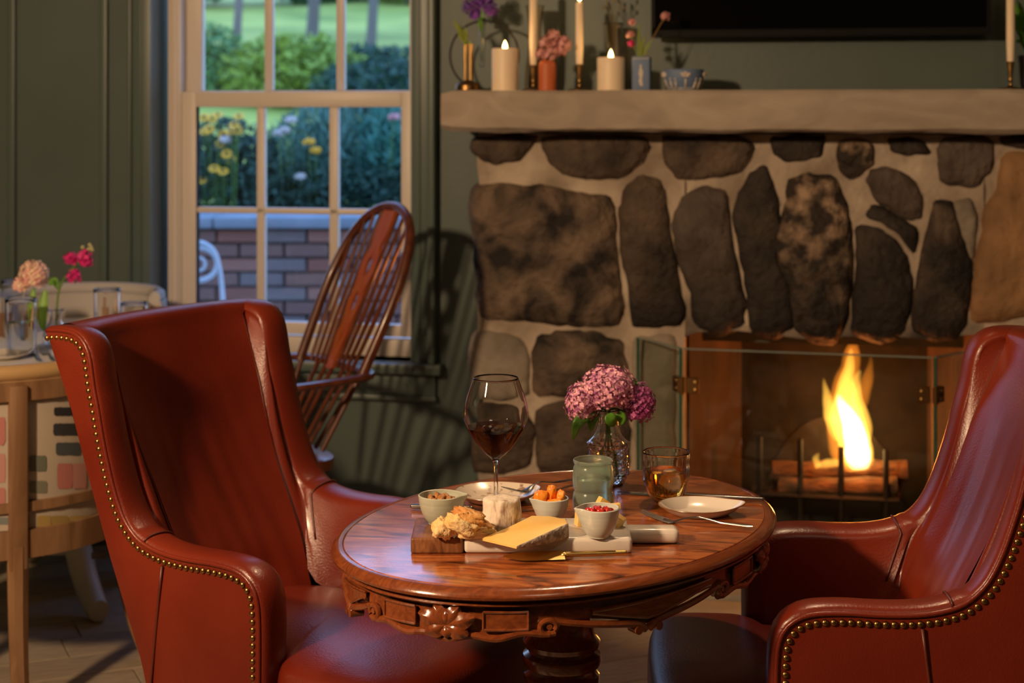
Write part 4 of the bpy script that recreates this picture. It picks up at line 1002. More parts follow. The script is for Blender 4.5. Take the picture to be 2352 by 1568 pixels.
# ---- crystal vase with hydrangeas
vs = thing('bud_vase', 'cut crystal vase holding pink hydrangeas on the carved table', 'vase', tg(1397, 1111, TZ))
pr = [(.0001, 0), (.027, 0), (.030, .003), (.035, .012), (.0410, .022), (.0385, .032), (.0355, .046), (.0365, .058), (.0400, .073), (.0400, .078), (.034, .083), (.0275, .090), (.0230, .098), (.0190, .110), (.0180, .120), (.0190, .130), (.0212, .138)]
def facet(r, z, a, k):
    if .006 < z < .076: return r*(1+.055*(abs(((a/(2*PI)*16+z*90) % 1)-.5)+abs(((a/(2*PI)*16-z*90) % 1)-.5)-.5))
    return r*(1+.012*math.cos(a*10))
prd = []
for a, b in zip(pr[:-1], pr[1:]):
    m_ = max(1, int(math.hypot(b[0]-a[0], b[1]-a[1])/.0028))
    for k in range(m_): prd.append((lerp(a[0], b[0], k/m_), lerp(a[1], b[1], k/m_)))
prd.append(pr[-1])
obj('glass', shell(prd, .0035, 96, fn=facet), crystal, vs, ang=12)
obj('water', lathe([(1e-5, .005), (.024, .005), (.030, .02), (.030, .05), (.033, .07), (1e-5, .07)], 32, cap=False), waterm, vs, ang=30)
def floret_head(c, rad, n, ps, m, par, seed, name='flower_head', sq=(1, 1, 1)):
    r = random.Random(seed); V, F = [], []
    for i in range(n):
        z = 1-2*(i+.5)/n; a = i*2.39996; q = math.sqrt(1-z*z); d = Vector((q*math.cos(a), q*math.sin(a), z))
        if d.z < -.75: continue
        k = 1+r.uniform(-.10, .08); p = Vector((d.x*rad*sq[0], d.y*rad*sq[1], d.z*rad*sq[2]))*k
        nrm = (d+Vector([r.uniform(-.35, .35) for _ in range(3)])).normalized(); t1 = nrm.orthogonal().normalized(); t2 = nrm.cross(t1); ro = r.random()*PI
        for j in range(4):
            b = ro+j*PI/2; dv = t1*math.cos(b)+t2*math.sin(b); sv = nrm.cross(dv); s_ = ps*r.uniform(.8, 1.2); cu = r.uniform(-.1, .5)
            base = len(V); V += [p, p+dv*s_*.5+sv*s_*.45+nrm*s_*.10, p+dv*s_*1.05+nrm*s_*cu, p+dv*s_*.5-sv*s_*.45+nrm*s_*.10, p+dv*s_*.55+nrm*s_*.22]
            F += [(base, base+1, base+4), (base+1, base+2, base+4), (base+2, base+3, base+4), (base+3, base, base+4)]
    s2 = sphere((0, 0, 0), rad*(.80 if n > 40 else .5), 16, 10); V2, F2 = [Vector((p.x*sq[0], p.y*sq[1], p.z*sq[2])) for p in s2[0]], s2[1]
    V, F = join((V, F), (V2, F2)); V = [p+Vector(c) for p in V]
    return obj(name, (V, F), m, par, ang=None)
vc = Vector(vs.location)
def rel(px, py, dy=0): return dp(px, py, vc.y+dy)-vc
floret_head(rel(1398, 893, -.01), .047, 230, .0066, petalP, vs, 1, sq=(1.04, 1, .92))
floret_head(rel(1337, 925, -.015), .033, 150, .0058, petalP, vs, 2, sq=(.95, 1, 1.15))
floret_head(rel(1466, 926, .01), .034, 170, .0060, petalD, vs, 3, sq=(.86, 1, 1.15))
for k, (hx, hy, hd) in enumerate(((1398, 940, -.005), (1345, 955, -.012), (1460, 960, .008))):
    P = crom([rel(hx, hy, hd), Vector((.006*(k-1), 0, .14)), Vector((.004*(1-k), .002, .09)), Vector((.014*(1-k), 0, .012))], 5)
    obj('stem', tube(P, .0023, 7), stemM, vs)
def leaf(path, w, m, par, name='leaf', fold=.25, nrm=None):
    P = crom(path, 5); n = len(P); V, F = [], []
    for i, p in enumerate(P):
        t = (P[min(i+1, n-1)]-P[max(i-1, 0)]).normalized(); s_ = t.cross(Vector(nrm) if nrm else Vector((0, -1, .3))).normalized(); u = s_.cross(t)
        ww = w*math.sin(PI*(i/(n-1))**.8*.98+.02)**.8
        for q in (-1, -.5, 0, .5, 1): V.append(p+s_*ww*q+u*abs(q)*ww*fold)
        for q in (1, .5, 0, -.5, -1): V.append(p+s_*ww*q*.99+u*(abs(q)*ww*fold-.0006))
    for i in range(n-1):
        for k in range(10): F.append((i*10+k, i*10+(k+1) % 10, (i+1)*10+(k+1) % 10, (i+1)*10+k))
    return obj(name, (V, F), m, par, ang=None)
leaf([rel(1370, 945, -.02), rel(1345, 955, -.035), rel(1325, 975, -.045), rel(1316, 1010, -.04)], .011, leafM, vs)
leaf([rel(1375, 948, -.015), rel(1360, 965, -.02), rel(1358, 990, -.02)], .009, leafM, vs)
leaf([rel(1395, 950, -.03), rel(1405, 965, -.03), rel(1415, 975, -.02)], .012, leafM, vs)
leaf([rel(1420, 945, -.02), rel(1428, 960, -.02), rel(1426, 975, -.015)], .009, leafM, vs)
leaf([rel(1440, 890, .0), rel(1452, 880, -.005), rel(1466, 878, -.005)], .008, leafM, vs, nrm=(0, -1, 1))
# ---- plates
def plate(name, label, loc, rx, ry, h, m, ang_, tear, grp, rimm):
    pr_ = [(1e-4, 0), (.60, 0), (.66, .10), (.82, .45), (.95, .85), (1.0, 1.0), (.985, 1.06), (.94, .93), (.80, .55), (.64, .24), (.55, .16), (1e-4, .15)]
    V, F = [], []; n = 64
    for r, z in pr_:
        for i in range(n):
            a = 2*PI*i/n; k = 1+tear*max(0, math.cos(a))**5; lift = .35*h*max(0, math.cos(a))**5*(r > .8)
            V.append(Vector((r*rx*k*math.cos(a), r*ry*math.sin(a), z*h+lift)))
    for k in range(len(pr_)-1):
        for i in range(n): j = (i+1) % n; F.append((k*n+i, k*n+j, (k+1)*n+j, (k+1)*n+i))
    o = obj(name, (V, F), m, None, ang=50, loc=loc); o.rotation_euler = (0, 0, ang_); tag(o, label, 'plate', grp)
    P = [Vector((rx*(1+tear*max(0, math.cos(a))**5)*math.cos(a)*.995, ry*math.sin(a)*.995, h*1.03+.35*h*max(0, math.cos(a))**5)) for a in [2*PI*i/n for i in range(n)]]
    obj('rim', tube(P, .0011, 6, closed=True), rimm, o)
    return o
plate('side_plate', 'brown speckled side plate under the fork behind the white cheese', tg(1138, 1146, TZ+.002)+Vector((0, .0, -.002)), .074, .072, .016, speck, .1, .10, 'side plates', rimM)
plate('side_plate', 'plain white side plate at the right edge of the table', tg(1603, 1180, TZ), .068, .060, .016, plateM, -.12, .20, 'side plates', rimM)
# ---- cutlery
def aim(o, a, b):
    d = b-a; o.location = a; o.rotation_euler = (0, -math.atan2(d.z, math.hypot(d.x, d.y)), math.atan2(d.y, d.x))
def fork(label, tip, end, grp='table forks'):
    L_ = (end-tip).length; f = thing('fork', label, 'fork', tip, 0, grp); aim(f, tip, end)
    zc = lambda x: interp([0, .03, .055, .075, .10, .14, 1], [.010, .001, -.004, .004, .009, .003, .000], x)
    for k in range(4):
        y = (k-1.5)*.0062; obj('tine', tube([Vector((x, y*(1 if x < .04 else .98), zc(x))) for x in (0, .012, .025, .038, .048)], [.0007, .0012, .0014, .0016, .0018], 6), steel, f)
    rows = []
    for k in range(26):
        x = lerp(.040, L_, k/25); w = interp([.040, .052, .066, .078, .12, .165, L_-.01, L_], [.0115, .0115, .006, .0030, .0036, .0062, .0075, .004], x)
        rows.append([Vector((x, w*q, zc(x)+t)) for q, t in ((-1, 0), (-.5, .0014), (0, .0018), (.5, .0014), (1, 0), (0, -.0012))])
    V, F = grid(rows, True); F += [(0, 1, 2, 3, 4, 5), tuple(25*6+i for i in range(6))]
    obj('handle', (V, F), steel, f, ang=60); return f
fork('steel fork lying on the table in front of the white side plate', tg(1472, 1186, .7255)+Vector((0, 0, .0)), tg(1730, 1212, .7235))
fork('steel fork laid across the speckled side plate', tg(1160, 1132, .741), tg(1316, 1104, .727))
def knife(name, label, tip, end, m, bl, w, hw, rz=0, grp='table knives', roll=0):
    L_ = (end-tip).length; k_ = thing(name, label, 'knife', tip, 0, grp); aim(k_, tip, end); k_.rotation_euler.x = roll
    rows = []
    for k in range(16):
        x = bl*k/15; ww = w*math.sin(min(1, (k+.4)/6)*PI/2); rows.append([Vector((x, -ww, .0)), Vector((x, -ww*.4, .0010)), Vector((x, ww*.8, .0014)), Vector((x, ww*.8, -.0008)), Vector((x, 0, -.0008))])
    V, F = grid(rows, True); F += [tuple(range(5)), tuple(15*5+i for i in range(5))]; obj('blade', (V, F), m, k_, ang=30)
    obj('handle', rbox(((bl+L_)/2, 0, .001), (L_-bl, hw*2, .0075), .003, 3), m, k_)
    obj('bolster', sphere((bl, 0, .0005), .0052, 10, 6, (1.2, 1, .8)), m, k_); return k_
knife('table_knife', 'steel table knife behind the sage nut bowl', tg(1232, 1172, .7225), tg(943, 1163, .7255), steel, .115, .0085, .0055)
knife('table_knife', 'steel table knife behind the whisky glass and white plate', tg(1418, 1130, .7225), tg(1755, 1148, .7255), steel, .12, .008, .0055)
knife('cheese_knife', 'gold cheese knife lying in front of the marble board', tg(1156, 1278, .7265), tg(1440, 1270, .7265), gold, .095, .0160, .0045, grp='', roll=.16)
# ================================================================== THINGS ON THE MANTEL
def mp(px, v, z=None): u = wp(px, 208, v)[0]; return wpt(u, MZ if z is None else z, v)
def mz(px, py, v): return wp(px, py, v)[1]
def mscale(px, v):  # metres per pixel there
    return mp(px, v).y/FPX
def turned(name, prof, m, par=None, n=28, loc=None, **k): return obj(name, lathe(sm(prof, 3), n, cap=True), m, par, ang=40, loc=loc, **k)
def wick(par, z, r=.0085, fl_=True):
    wk_ = obj('wick', tube([(0, 0, z-.004), (0, 0, z+.006)], .0009, 6), blackM, par)
    obj('candle_flame', lathe([(1e-4, z+.003), (.0055, z+.008), (.0078, z+.015), (.0060, z+.025), (.0022, z+.034), (1e-4, z+.039)], 14, cap=False), candle_fl, wk_, ang=None)
for px, py, w, lab in ((1160, 112, 61, 'tall ivory pillar candle left of the orange vase'), (1403, 133, 63, 'shorter ivory pillar candle left of the blue vase')):
    v = .24; sc_ = mscale(px, v); h_ = (208-py)*sc_; r_ = w/2*sc_; P = mp(px, v)
    t = thing('pillar_candle', lab, 'candle', P, 0, 'flickering pillar candles')
    obj('wax_body', lathe([(1e-4, 0), (r_, 0), (r_, .01), (r_*1.0, h_-.003), (r_*.96, h_+.001), (r_*.9, h_-.001), (r_*.5, h_-.012), (1e-4, h_-.014)], 40, cap=False, fn=lambda r, z, a, k: r*(1+.008*math.sin(a*3))), wax, t, ang=50)
    wick(t, h_-.012); point('candle_glow', P+Vector((0, -.01, h_+.03)), .25, (1, .55, .2), .01)
def stick(px, v, topy, label, candle_top_py, gl):
    P = mp(px, v); sc_ = mscale(px, v); hc = mz(px, topy, v)-MZ
    t = thing('candlestick', label+' candlestick holding a tall taper', 'candlestick', P, 0, 'brass candlesticks')
    turned('base', [(.001, 0), (.034, 0), (.034, .004), (.012, .008), (.006, .012), (.005, .016)], brassdark, t)
    turned('stem', [(.005, .012), (.0045, .022), (.008, .026), (.0055, .030), (.0075, hc*.6), (.0105, hc-.004), (.0115, hc), (.010, hc+.001)], brass, t)
    zt_ = mz(px, candle_top_py, v)-MZ
    c = thing('taper_candle', label+' taper candle of ivory wax', 'candle', P+Vector((0, 0, hc-.004)), 0, 'ivory taper candles')
    L_ = zt_-hc
    obj('wax_body', lathe([(1e-4, 0), (.0100, 0), (.0122, L_*.3), (.0115, L_-.004), (.007, L_+.002), (1e-4, L_+.003)], 20, cap=False), wax, c, ang=50)
    wick(c, L_+.001)
stick(1225, .20, 150, 'leftmost', -30, 0); stick(1331, .20, 148, 'middle', 3, 0); stick(2321, .20, 142, 'rightmost', -40, 0)
# hoop bud vase
P = mp(1112, .17); sc_ = mscale(1112, .17)
hp = thing('hoop_vase', 'dark metal hoop holding a glass tube of purple flowers', 'vase', P, 0)
R_ = 79*sc_
obj('hoop', tube([WU*math.cos(a)*R_*1.02+Z3*(math.sin(a)*R_*1.0+R_+.004) for a in [2*PI*k/48 for k in range(48)]], .0036, 8, closed=True), iron, hp)
obj('foot', rbox((0, 0, .004), (.11, .045, .008), .003, 2, Matrix.Rotation(-TH, 3, 'Z')), iron, hp)
tz0 = mz(1107, 155, .17)-MZ; tz1 = mz(1107, 42, .17)-MZ; dx = -5*sc_
obj('glass_tube', shell([(1e-4, tz0), (.006, tz0+.003), (.0085, tz0+.012), (.0095, tz0+.05), (.0110, tz1-.03), (.0120, tz1)], .0012, 24, (dx, 0, 0)), glass, hp, ang=None)
obj('stem', tube([(dx, 0, tz0+.02), (dx+.002, 0, tz1+.01)], .002, 6), stemM, hp)
for k, (px, py, r_) in enumerate(((1078, 18, 17), (1105, 8, 18), (1128, 22, 15), (1092, 34, 12), (1118, -6, 16))):
    q = Vector(((px-1112)*sc_, -.01+.008*(k % 2), mz(px, py, .17)-MZ)); floret_head(q, r_*sc_, 34, .008, purple, hp, 40+k)
leaf([(dx, -.004, tz1-.045), (dx-.004, -.008, tz1-.01), (dx+.003, -.012, tz1+.02)], .008, leafM, hp)
# brass twin bud vase
P = mp(1075, .24); sc_ = mscale(1075, .24)
bv = thing('brass_bud_vase', 'small brass twin-tube bud vase with a green sprig at the left end', 'vase', P, 0)
turned('base', [(.001, 0), (.036, 0), (.039, .010), (.036, .022), (.022, .028), (.016, .030), (.012, .033)], brassdark, bv)
ht = mz(1075, 102, .24)-MZ
for x in (-.0085, .0085): obj('tube', shell([(.0001, .026), (.0065, .026), (.0062, .05), (.0070, ht)], .0012, 18, (x, 0, 0)), brass, bv, ang=40)
for k in range(9):
    a = k*1.3; b0 = Vector((-.004, 0, ht-.01)); tip = Vector((-.012+.016*math.cos(a)-.006*k*.5, .01*math.sin(a), ht+.012+.0085*k)); leaf([b0.lerp(tip, .25), b0.lerp(tip, .6)+Vector((.004, 0, 0)), tip], .0042, mat('lime_leaf', (.18, .24, .03), .5), bv)
# terracotta vase with pink flowers
P = mp(1257, .25); sc_ = mscale(1257, .25); ht = mz(1257, 138, .25)-MZ
tv_ = thing('terracotta_vase', 'orange terracotta bud vase with blush pink flowers', 'vase', P, 0)
obj('vase_body', shell(sm([(1e-4, 0), (.0255, 0), (.027, .004), (.027, ht*.78), (.0245, ht*.92), (.019, ht*.99), (.018, ht)], 3), .003, 28), coral, tv_, ang=50)
for k, (px, py, r_) in enumerate(((1272, 84, 13), (1295, 100, 15), (1252, 100, 13), (1270, 112, 14), (1243, 124, 10), (1262, 128, 12), (1290, 116, 10))):
    q = Vector(((px-1257)*sc_, -.006*(k % 3), mz(px, py, .25)-MZ)); floret_head(q, r_*sc_, 16, .012, pinkpet, tv_, 60+k)
    if k < 4: obj('stem', tube([q, (0, 0, ht-.02)], .0012, 5), stemM, tv_)
# glass vases behind
P = mp(1229, .11); ht = mz(1229, 14, .11)-MZ
gv = thing('glass_carafe', 'tall clear fluted glass vase behind the leftmost taper', 'vase', P, 0)
obj('glass', shell(sm([(1e-4, 0), (.028, 0), (.031, .01), (.030, .05), (.020, ht*.55), (.019, ht*.72), (.026, ht*.95), (.030, ht)], 4), .002, 40, fn=lambda r, z, a, k: r*(1+.03*math.cos(a*10))), vaseG, gv, ang=None)
P = mp(1409, .10); ht = mz(1409, 54, .10)-MZ
gv2 = thing('glass_vase', 'smoky glass vase of dried stems behind the shorter pillar candle', 'vase', P, 0)
obj('glass', shell(sm([(1e-4, 0), (.034, 0), (.037, .01), (.036, .04), (.024, ht*.6), (.026, ht*.85), (.033, ht)], 4), .0025, 40), vaseG, gv2, ang=None)
for k in range(9):
    a = k*.8; tip = Vector((.032*math.cos(a), .018*math.sin(a), ht+.05+.012*(k % 4)))
    obj('dried_stem', join(tube(crom([(0, 0, .02), (.008*math.cos(a), .006*math.sin(a), ht), tip], 4), .0010, 5), sphere(tip, .0045, 6, 4, (1, 1, 1.6))), mat('dried_stem', (.17, .15, .09), .7), gv2)
# jasper vase
P = mp(1474, .24); sc_ = mscale(1474, .24); ht = mz(1474, 130, .24)-MZ
jv = thing('jasper_vase', 'square blue vase with a white relief figure and small wildflowers', 'vase', P, 0)
RW = Matrix.Rotation(-TH, 3, 'Z'); s_ = 42*sc_
obj('vase_body', rbox((0, 0, ht/2), (s_, s_*.8, ht), .005, 3, RW), jasper, jv)
fr_ = RW @ Vector((0, -s_*.4, 0)); ux = RW @ Vector((1, 0, 0))
fig = []
for dx_, z_, rx_, rz_ in ((0, .72, .0038, .0044), (0, .60, .0052, .008), (0.001, .44, .0058, .011), (0, .28, .0065, .010), (.002, .18, .006, .006), (.005, .52, .0022, .008), (-.005, .5, .002, .007)):
    fig.append(sphere(fr_+ux*dx_+Z3*z_*ht, 1, 10, 6, (rx_, .0016, rz_), RW if False else None))
obj('relief_figure', join(*fig), relief, jv, ang=None)
for k in range(5): obj('relief_swag', tube([fr_+ux*(-s_*.42+s_*.17*k)+Z3*(ht*.95), fr_+ux*(-s_*.335+s_*.17*k)+Z3*(ht*.925), fr_+ux*(-s_*.25+s_*.17*k)+Z3*(ht*.95)], .0012, 5), relief, jv)
def fl_stem(par, P, v, px0, py0, px1, py1, m=stemM, r=.0012, bend=0):
    sc = P.y/FPX; a = Vector(((px0-1474)*sc, 0, mz(px0, py0, v)-MZ)); b = Vector(((px1-1474)*sc, -.004, mz(px1, py1, v)-MZ)); c = (a+b)/2+Vector((bend, 0, 0))
    obj('stem', tube(crom([a, c, b], 4), r, 5), m, par); return b
for k, (px, py, m_, n_, r_) in enumerate(((1450, 52, pinkpet, 14, 7), (1447, 80, pinkpet, 16, 8), (1449, 100, magenta, 14, 7), (1528, 37, pinkpet, 26, 9))):
    b = fl_stem(jv, P, .24, 1466+k*5, 130, px, py, mat('ochre_stem', (.30, .18, .05), .6) if k == 3 else stemM, bend=-.004); floret_head(b, r_*sc_, n_, .006, m_, jv, 80+k)
for px, py in ((1466, 55), (1480, 84), (1474, 95), (1497, 90)):
    b = Vector(((px-1474)*sc_, -.006, mz(px, py, .24)-MZ)); a = Vector(((1470-1474)*sc_, 0, ht-.01)); leaf([a, a.lerp(b, .5), b], .0055, mat('lime_leaf', (.18, .24, .03), .5), jv)
# jasper bowl
P = mp(1570, .22); sc_ = mscale(1570, .22); hb = (205-158)*sc_; rb_ = 47*sc_
jb = thing('jasper_bowl', 'footed blue bowl with white relief trees and figures', 'bowl', P, 0)
bpf = [(1e-4, 0), (rb_*.72, 0), (rb_*.74, .003), (rb_*.80, hb*.18), (rb_*.94, hb*.45), (rb_*1.0, hb*.75), (rb_*.985, hb)]
obj('bowl_body', shell(sm(bpf, 3), .004, 40), jasper, jb, ang=50)
def onb(a, z): r = interp([q[1] for q in bpf[1:]], [q[0] for q in bpf[1:]], z)+.0012; return Vector((r*math.cos(a), r*math.sin(a), z))
tree_ = []
for a, kk in ((-PI/2, 'tree'), (-PI/2-.55, 'fig'), (-PI/2-.85, 'fig'), (-PI/2+.55, 'fig'), (-PI/2+.85, 'fig'), (-PI/2+1.3, 'tree'), (-PI/2-1.3, 'tree')):
    if kk == 'tree': tree_ += [tube([onb(a, .006), onb(a, hb*.55)], .0026, 6)]+[sphere(onb(a+d, hb*z), .0062, 8, 5, (1, .5, .7)) for d, z in ((-.16, .78), (0, .84), (.16, .78), (-.08, .7), (.08, .7))]
    else: tree_ += [tube([onb(a, .006), onb(a+.02, hb*.45)], [.0042, .0026], 6), sphere(onb(a+.02, hb*.55), .0032, 8, 5)]
tree_ += [tube([onb(a, .0055) for a in [2*PI*k/40 for k in range(40)]], .0014, 5, closed=True)]
obj('relief_frieze', join(*tree_), relief, jb, ang=None)
# dark pot with trailing plant at the right end
P = mp(2372, .12)
pp = thing('potted_plant', 'dark pot with a leafy plant at the right end of the mantel', 'plant', P, 0)
turned('pot', [(.001, 0), (.032, 0), (.040, .08), (.043, .10), (.038, .10), (.035, .085), (.001, .085)], mat('dark_glazed_pot', (.03, .02, .025), .4), pp)
for k in range(26):
    a = k*2.4; t = .03+.05*rg.random(); tip = Vector((math.cos(a)*t*1.2, math.sin(a)*t*.6-.02, .12+.16*rg.random())); b0 = Vector((0, 0, .085))
    leaf([b0, b0.lerp(tip, .6)+Z3*.02, tip], .008, leafM, pp)
# ================================================================== DINING TABLE AT THE LEFT
DC = Vector((-1.33, 4.76, 0)); DR = .50; DZ = .74
dt = thing('round_dining_table', 'whitewashed round dining table set with glasses at the left', 'table', DC, 0)
obj('table_top', lathe([(1e-4, DZ-.03), (DR-.01, DZ-.03), (DR, DZ-.024), (DR, DZ-.005), (DR-.004, DZ), (1e-4, DZ)], 72, cap=False), tabW, dt, ang=40)
obj('pedestal', lathe([(1e-4, .71), (.10, .71), (.10, .67), (.055, .64), (.05, .55), (.07, .45), (.075, .30), (.06, .22), (.07, .20), (.07, .12), (1e-4, .12)], 28, cap=False), pedW, dt, ang=40)
for k in range(4):
    a = .55+k*PI/2; ca, sa = math.cos(a), math.sin(a)
    P = crom([(.03*ca, .03*sa, .22), (.12*ca, .12*sa, .20), (.22*ca, .22*sa, .10), (.32*ca, .32*sa, .04), (.36*ca, .36*sa, .032)], 5)
    obj('leg', tube(P, lambda t: .045-.015*t, 10), pedW, dt)
def tumbler(name, label, px, Y, w, h, m=glass, water=0, cut=False, grp='water glasses on the dining table'):
    P = Vector(((px-1176)*Y/FPX, Y, DZ)); r = w/2*Y/FPX; t = thing(name, label, 'glass', P, 0, grp)
    fn = (lambda rr, z, a, k: rr*(1+.025*abs(math.cos(a*9+z*180))*(z < h*.5))) if cut else None
    obj('glass', shell([(1e-4, 0), (r*.86, 0), (r*.90, .003)]+[(r*lerp(.91, 1, k/12), lerp(.008, h, k/12)) for k in range(13)], .0022, 40, fn=fn), m, t, ang=None)
    if water: obj('water', lathe([(1e-5, .004), (r*.82, .004), (r*.86, water), (1e-5, water)], 32, cap=False), waterm, t, ang=30)
tumbler('tumbler', 'plain glass tumbler behind the top of the left wing chair', 246, 4.75, 62, .150)
tumbler('tumbler', 'shorter plain tumbler nearest the window casing', 308, 4.62, 62, .125)
tumbler('tumbler', 'cut glass tumbler of water nearest the stacked forks', 48, 4.46, 72, .155, water=.09, cut=True)
tumbler('tumbler', 'plain tumbler behind the cut glass and pale hydrangea', 30, 4.80, 52, .170)
P = Vector(((128-1176)*4.62/FPX, 4.62, DZ)); sc_ = 4.62/FPX
dv = thing('flower_vase', 'small glass vase with a pale hydrangea and magenta stock', 'vase', P, 0)
obj('glass', shell(sm([(1e-4, 0), (.026, 0), (.036, .015), (.034, .04), (.018, .07), (.017, .09), (.024, .105)], 4), .0022, 32), glass, dv, ang=None)
def rl(px, py, d=0): return dp(px, py, 4.62+d)-P
floret_head(rl(78, 632), .040, 190, .0068, petalL, dv, 11, sq=(1, 1, 1.02)); floret_head(rl(48, 655, -.01), .022, 70, .0066, petalL, dv, 12)
sp = crom([(0, 0, .02), rl(132, 690), rl(142, 650), rl(168, 615), rl(196, 588), rl(206, 566)], 4); obj('stem', tube(sp, .0032, 7), stemM, dv)
for k, (px, py, r_, m_) in enumerate(((163, 594, 13, magenta), (195, 590, 15, magenta), (169, 636, 15, magenta), (198, 602, 10, magenta))): floret_head(rl(px, py, -.005), r_*sc_, 22, .0095, m_, dv, 20+k)
for k, (px, py) in enumerate(((190, 568), (206, 562), (210, 568), (204, 572), (212, 574))): obj('bud', sphere(rl(px, py), .0055 if k else .006, 8, 6), mat('pale_bud', (.45, .42, .20), .6), dv)
leaf([rl(105, 665), rl(100, 700, -.01), rl(98, 740, -.02), rl(102, 760, -.02)], .014, mat('bright_leaf', (.13, .30, .02), .45), dv)
leaf([rl(78, 660), rl(74, 700, -.01), rl(72, 738, -.01)], .010, mat('bright_leaf', (), .4), dv)
leaf([rl(112, 655), rl(126, 645, .01), rl(134, 665, .01)], .012, leafM, dv)
plate('dinner_plate', 'cream dinner plate on the near edge of the dining table', Vector(((8-1176)*4.40/FPX, 4.40, DZ)), .075, .075, .012, plateM, 0, 0, 'dining plates', plateM)
for k, (px, lab) in enumerate(((75, 'left of the two forks lying beside the cream dinner plate'), (108, 'right of the two forks lying beside the cream dinner plate'))):
    a = Vector(((px-8-1176)*4.50/FPX, 4.50, DZ+.003)); b = Vector(((px+16-1176)*4.32/FPX, 4.32, DZ+.003)); fork(lab, a, b, 'dining forks')
def barrel(label, cx, cy, r, face, ztop, zseat, full, fabm, trim=None):
    rl_ = oak if full else fabm; tr_ = paleseam if full else fabm
    t = thing('barrel_chair', label, 'chair', (cx, cy, 0), face, 'barrel-back dining chairs')
    A0, A1 = math.radians(62), math.radians(298)
    def arc(rr, z, n=28, a0=A0, a1=A1): return [Vector((rr*math.cos(lerp(a0, a1, k/n)), rr*math.sin(lerp(a0, a1, k/n)), z)) for k in range(n+1)]
    def band(name, r0, r1, z0, z1, m, a0=A0, a1=A1):
        rows = [arc(q, z, 28, a0, a1) for q, z in ((r0, z0), (r1, z0), (r1, z1), (r0, z1))]; V, F = grid(rows+[rows[0]]); F += [(0, 29, 58, 87), (28, 57, 86, 115)]; return obj(name, (V, F), m, t, ang=40)
    obj('top_roll', tube(arc(r-.005, ztop), .020, 10), tr_, t)
    band('top_rail', r-.016, r+.018, ztop-.062, ztop-.012, rl_)
    obj('nail_trim', tube(arc(r+.014, ztop-.016), .0045, 6), mat('gimp_trim', (), .5), t)
    band('middle_rail', r-.014, r+.016, .478, .500, oak)
    band('seat_rail', r-.02, r+.020, zseat-.03, zseat+.035, oak)
    band('fabric_panel', r-.014, r+.004, .500, ztop-.06, fabm)
    band('fabric_strip', r-.014, r+.006, zseat+.036, .478, fabm)
    for a in (A0, PI-.47, PI+.47, A1):
        c_, s__ = math.cos(a), math.sin(a); R = Matrix.Rotation(a, 3, 'Z')
        obj('post', rbox((c_*(r+.006), s__*(r+.006), (zseat+ztop)/2-.04), (.045, .042, ztop-zseat+.03), .005, 2, R), oak, t)
    for a in (A0+.1, PI-.47, PI+.47, A1-.1):
        c_, s__ = math.cos(a), math.sin(a)
        P = crom([(c_*(r+.006), s__*(r+.006), zseat), (c_*(r+.012), s__*(r+.012), .25), (c_*(r+.03), s__*(r+.03), .12), (c_*(r+.07), s__*(r+.07), .0)], 4)
        obj('leg', tube(P, lambda q: .026-.006*q, 8), oak, t)
    obj('seat', lathe([(1e-4, zseat+.02), (r-.03, zseat+.02), (r-.02, zseat+.05), (r-.06, zseat+.08), (1e-4, zseat+.09)], 32, cap=False), fabm, t, ang=50)
    return t
BC = Vector((-1.30, 4.05, 0)); BR = .31
bc = barrel('oak barrel-back chair printed with paint swatches, nearest the left edge', BC.x, BC.y, BR, PI/2, .800, .40, True, fabric)
barrel('pale barrel-back chair on the far side of the round dining table', -1.36, 5.02-.0, .26, math.radians(-70), .835, .42, False, fabricP)
def oncyl(px, py, r):       # pixel -> local point on the near chair's curved back
    d = Vector(((px-1176)/FPX, 1)); c = BC.xy; b = d.dot(c); q = d.dot(d); disc = b*b-q*(c.dot(c)-r*r)
    lam = (b-math.sqrt(max(0, disc)))/q; x = d*lam; z = CAMH-(py-HOR)*lam/FPX
    w = Vector((x.x-BC.x, x.y-BC.y, z)); return Matrix.Rotation(-PI/2, 3, 'Z') @ w
sw = [((.02, .022, .026), 122, 935, 175, 955, 0), ((.03, .033, .038), 120, 972, 185, 1000, 0), ((.06, .075, .08), 126, 1016, 188, 1045, 0), ((.42, .16, .14), 130, 1064, 168, 1122, 0), ((.45, .22, .19), 166, 1064, 200, 1122, 0),
      ((.13, .145, .11), 66, 1046, 108, 1082, 0), ((.17, .175, .13), 66, 1104, 110, 1132, 0), ((.12, .13, .10), 66, 1146, 110, 1162, 0), ((.40, .16, .15), -30, 958, 14, 1022, 0), ((.44, .22, .20), -30, 1042, 14, 1108, 0), ((.42, .18, .16), -30, 1120, 14, 1158, 0),
      ((.34, .24, .08), 84, 1184, 118, 1210, 1), ((.30, .21, .07), 116, 1184, 160, 1214, 1), ((.36, .26, .09), 158, 1184, 206, 1210, 1), ((.18, .20, .16), 46, 1184, 68, 1200, 1), ((.17, .20, .20), -20, 1188, 22, 1204, 1)]
for k, (c_, x0, y0, x1, y1, low) in enumerate(sw):
    rr_ = BR+(.0065 if low else .0045)+.0003*(k % 3); rows = []
    for j in range(7):
        yy = lerp(y0, y1, j/6); e = (.10+.05*noise.noise(Vector((j*.9, k, 2))))*(x1-x0)*(1 if j in (0, 6) else .35)
        rows.append([oncyl(lerp(x0+e, x1-e, i/8), yy+1.5*noise.noise(Vector((i*.8, k, j))), rr_) for i in range(9)])
    obj('paint_swatch', grid(rows), mat('swatch_%d' % k, c_, .85), bc, ang=None)
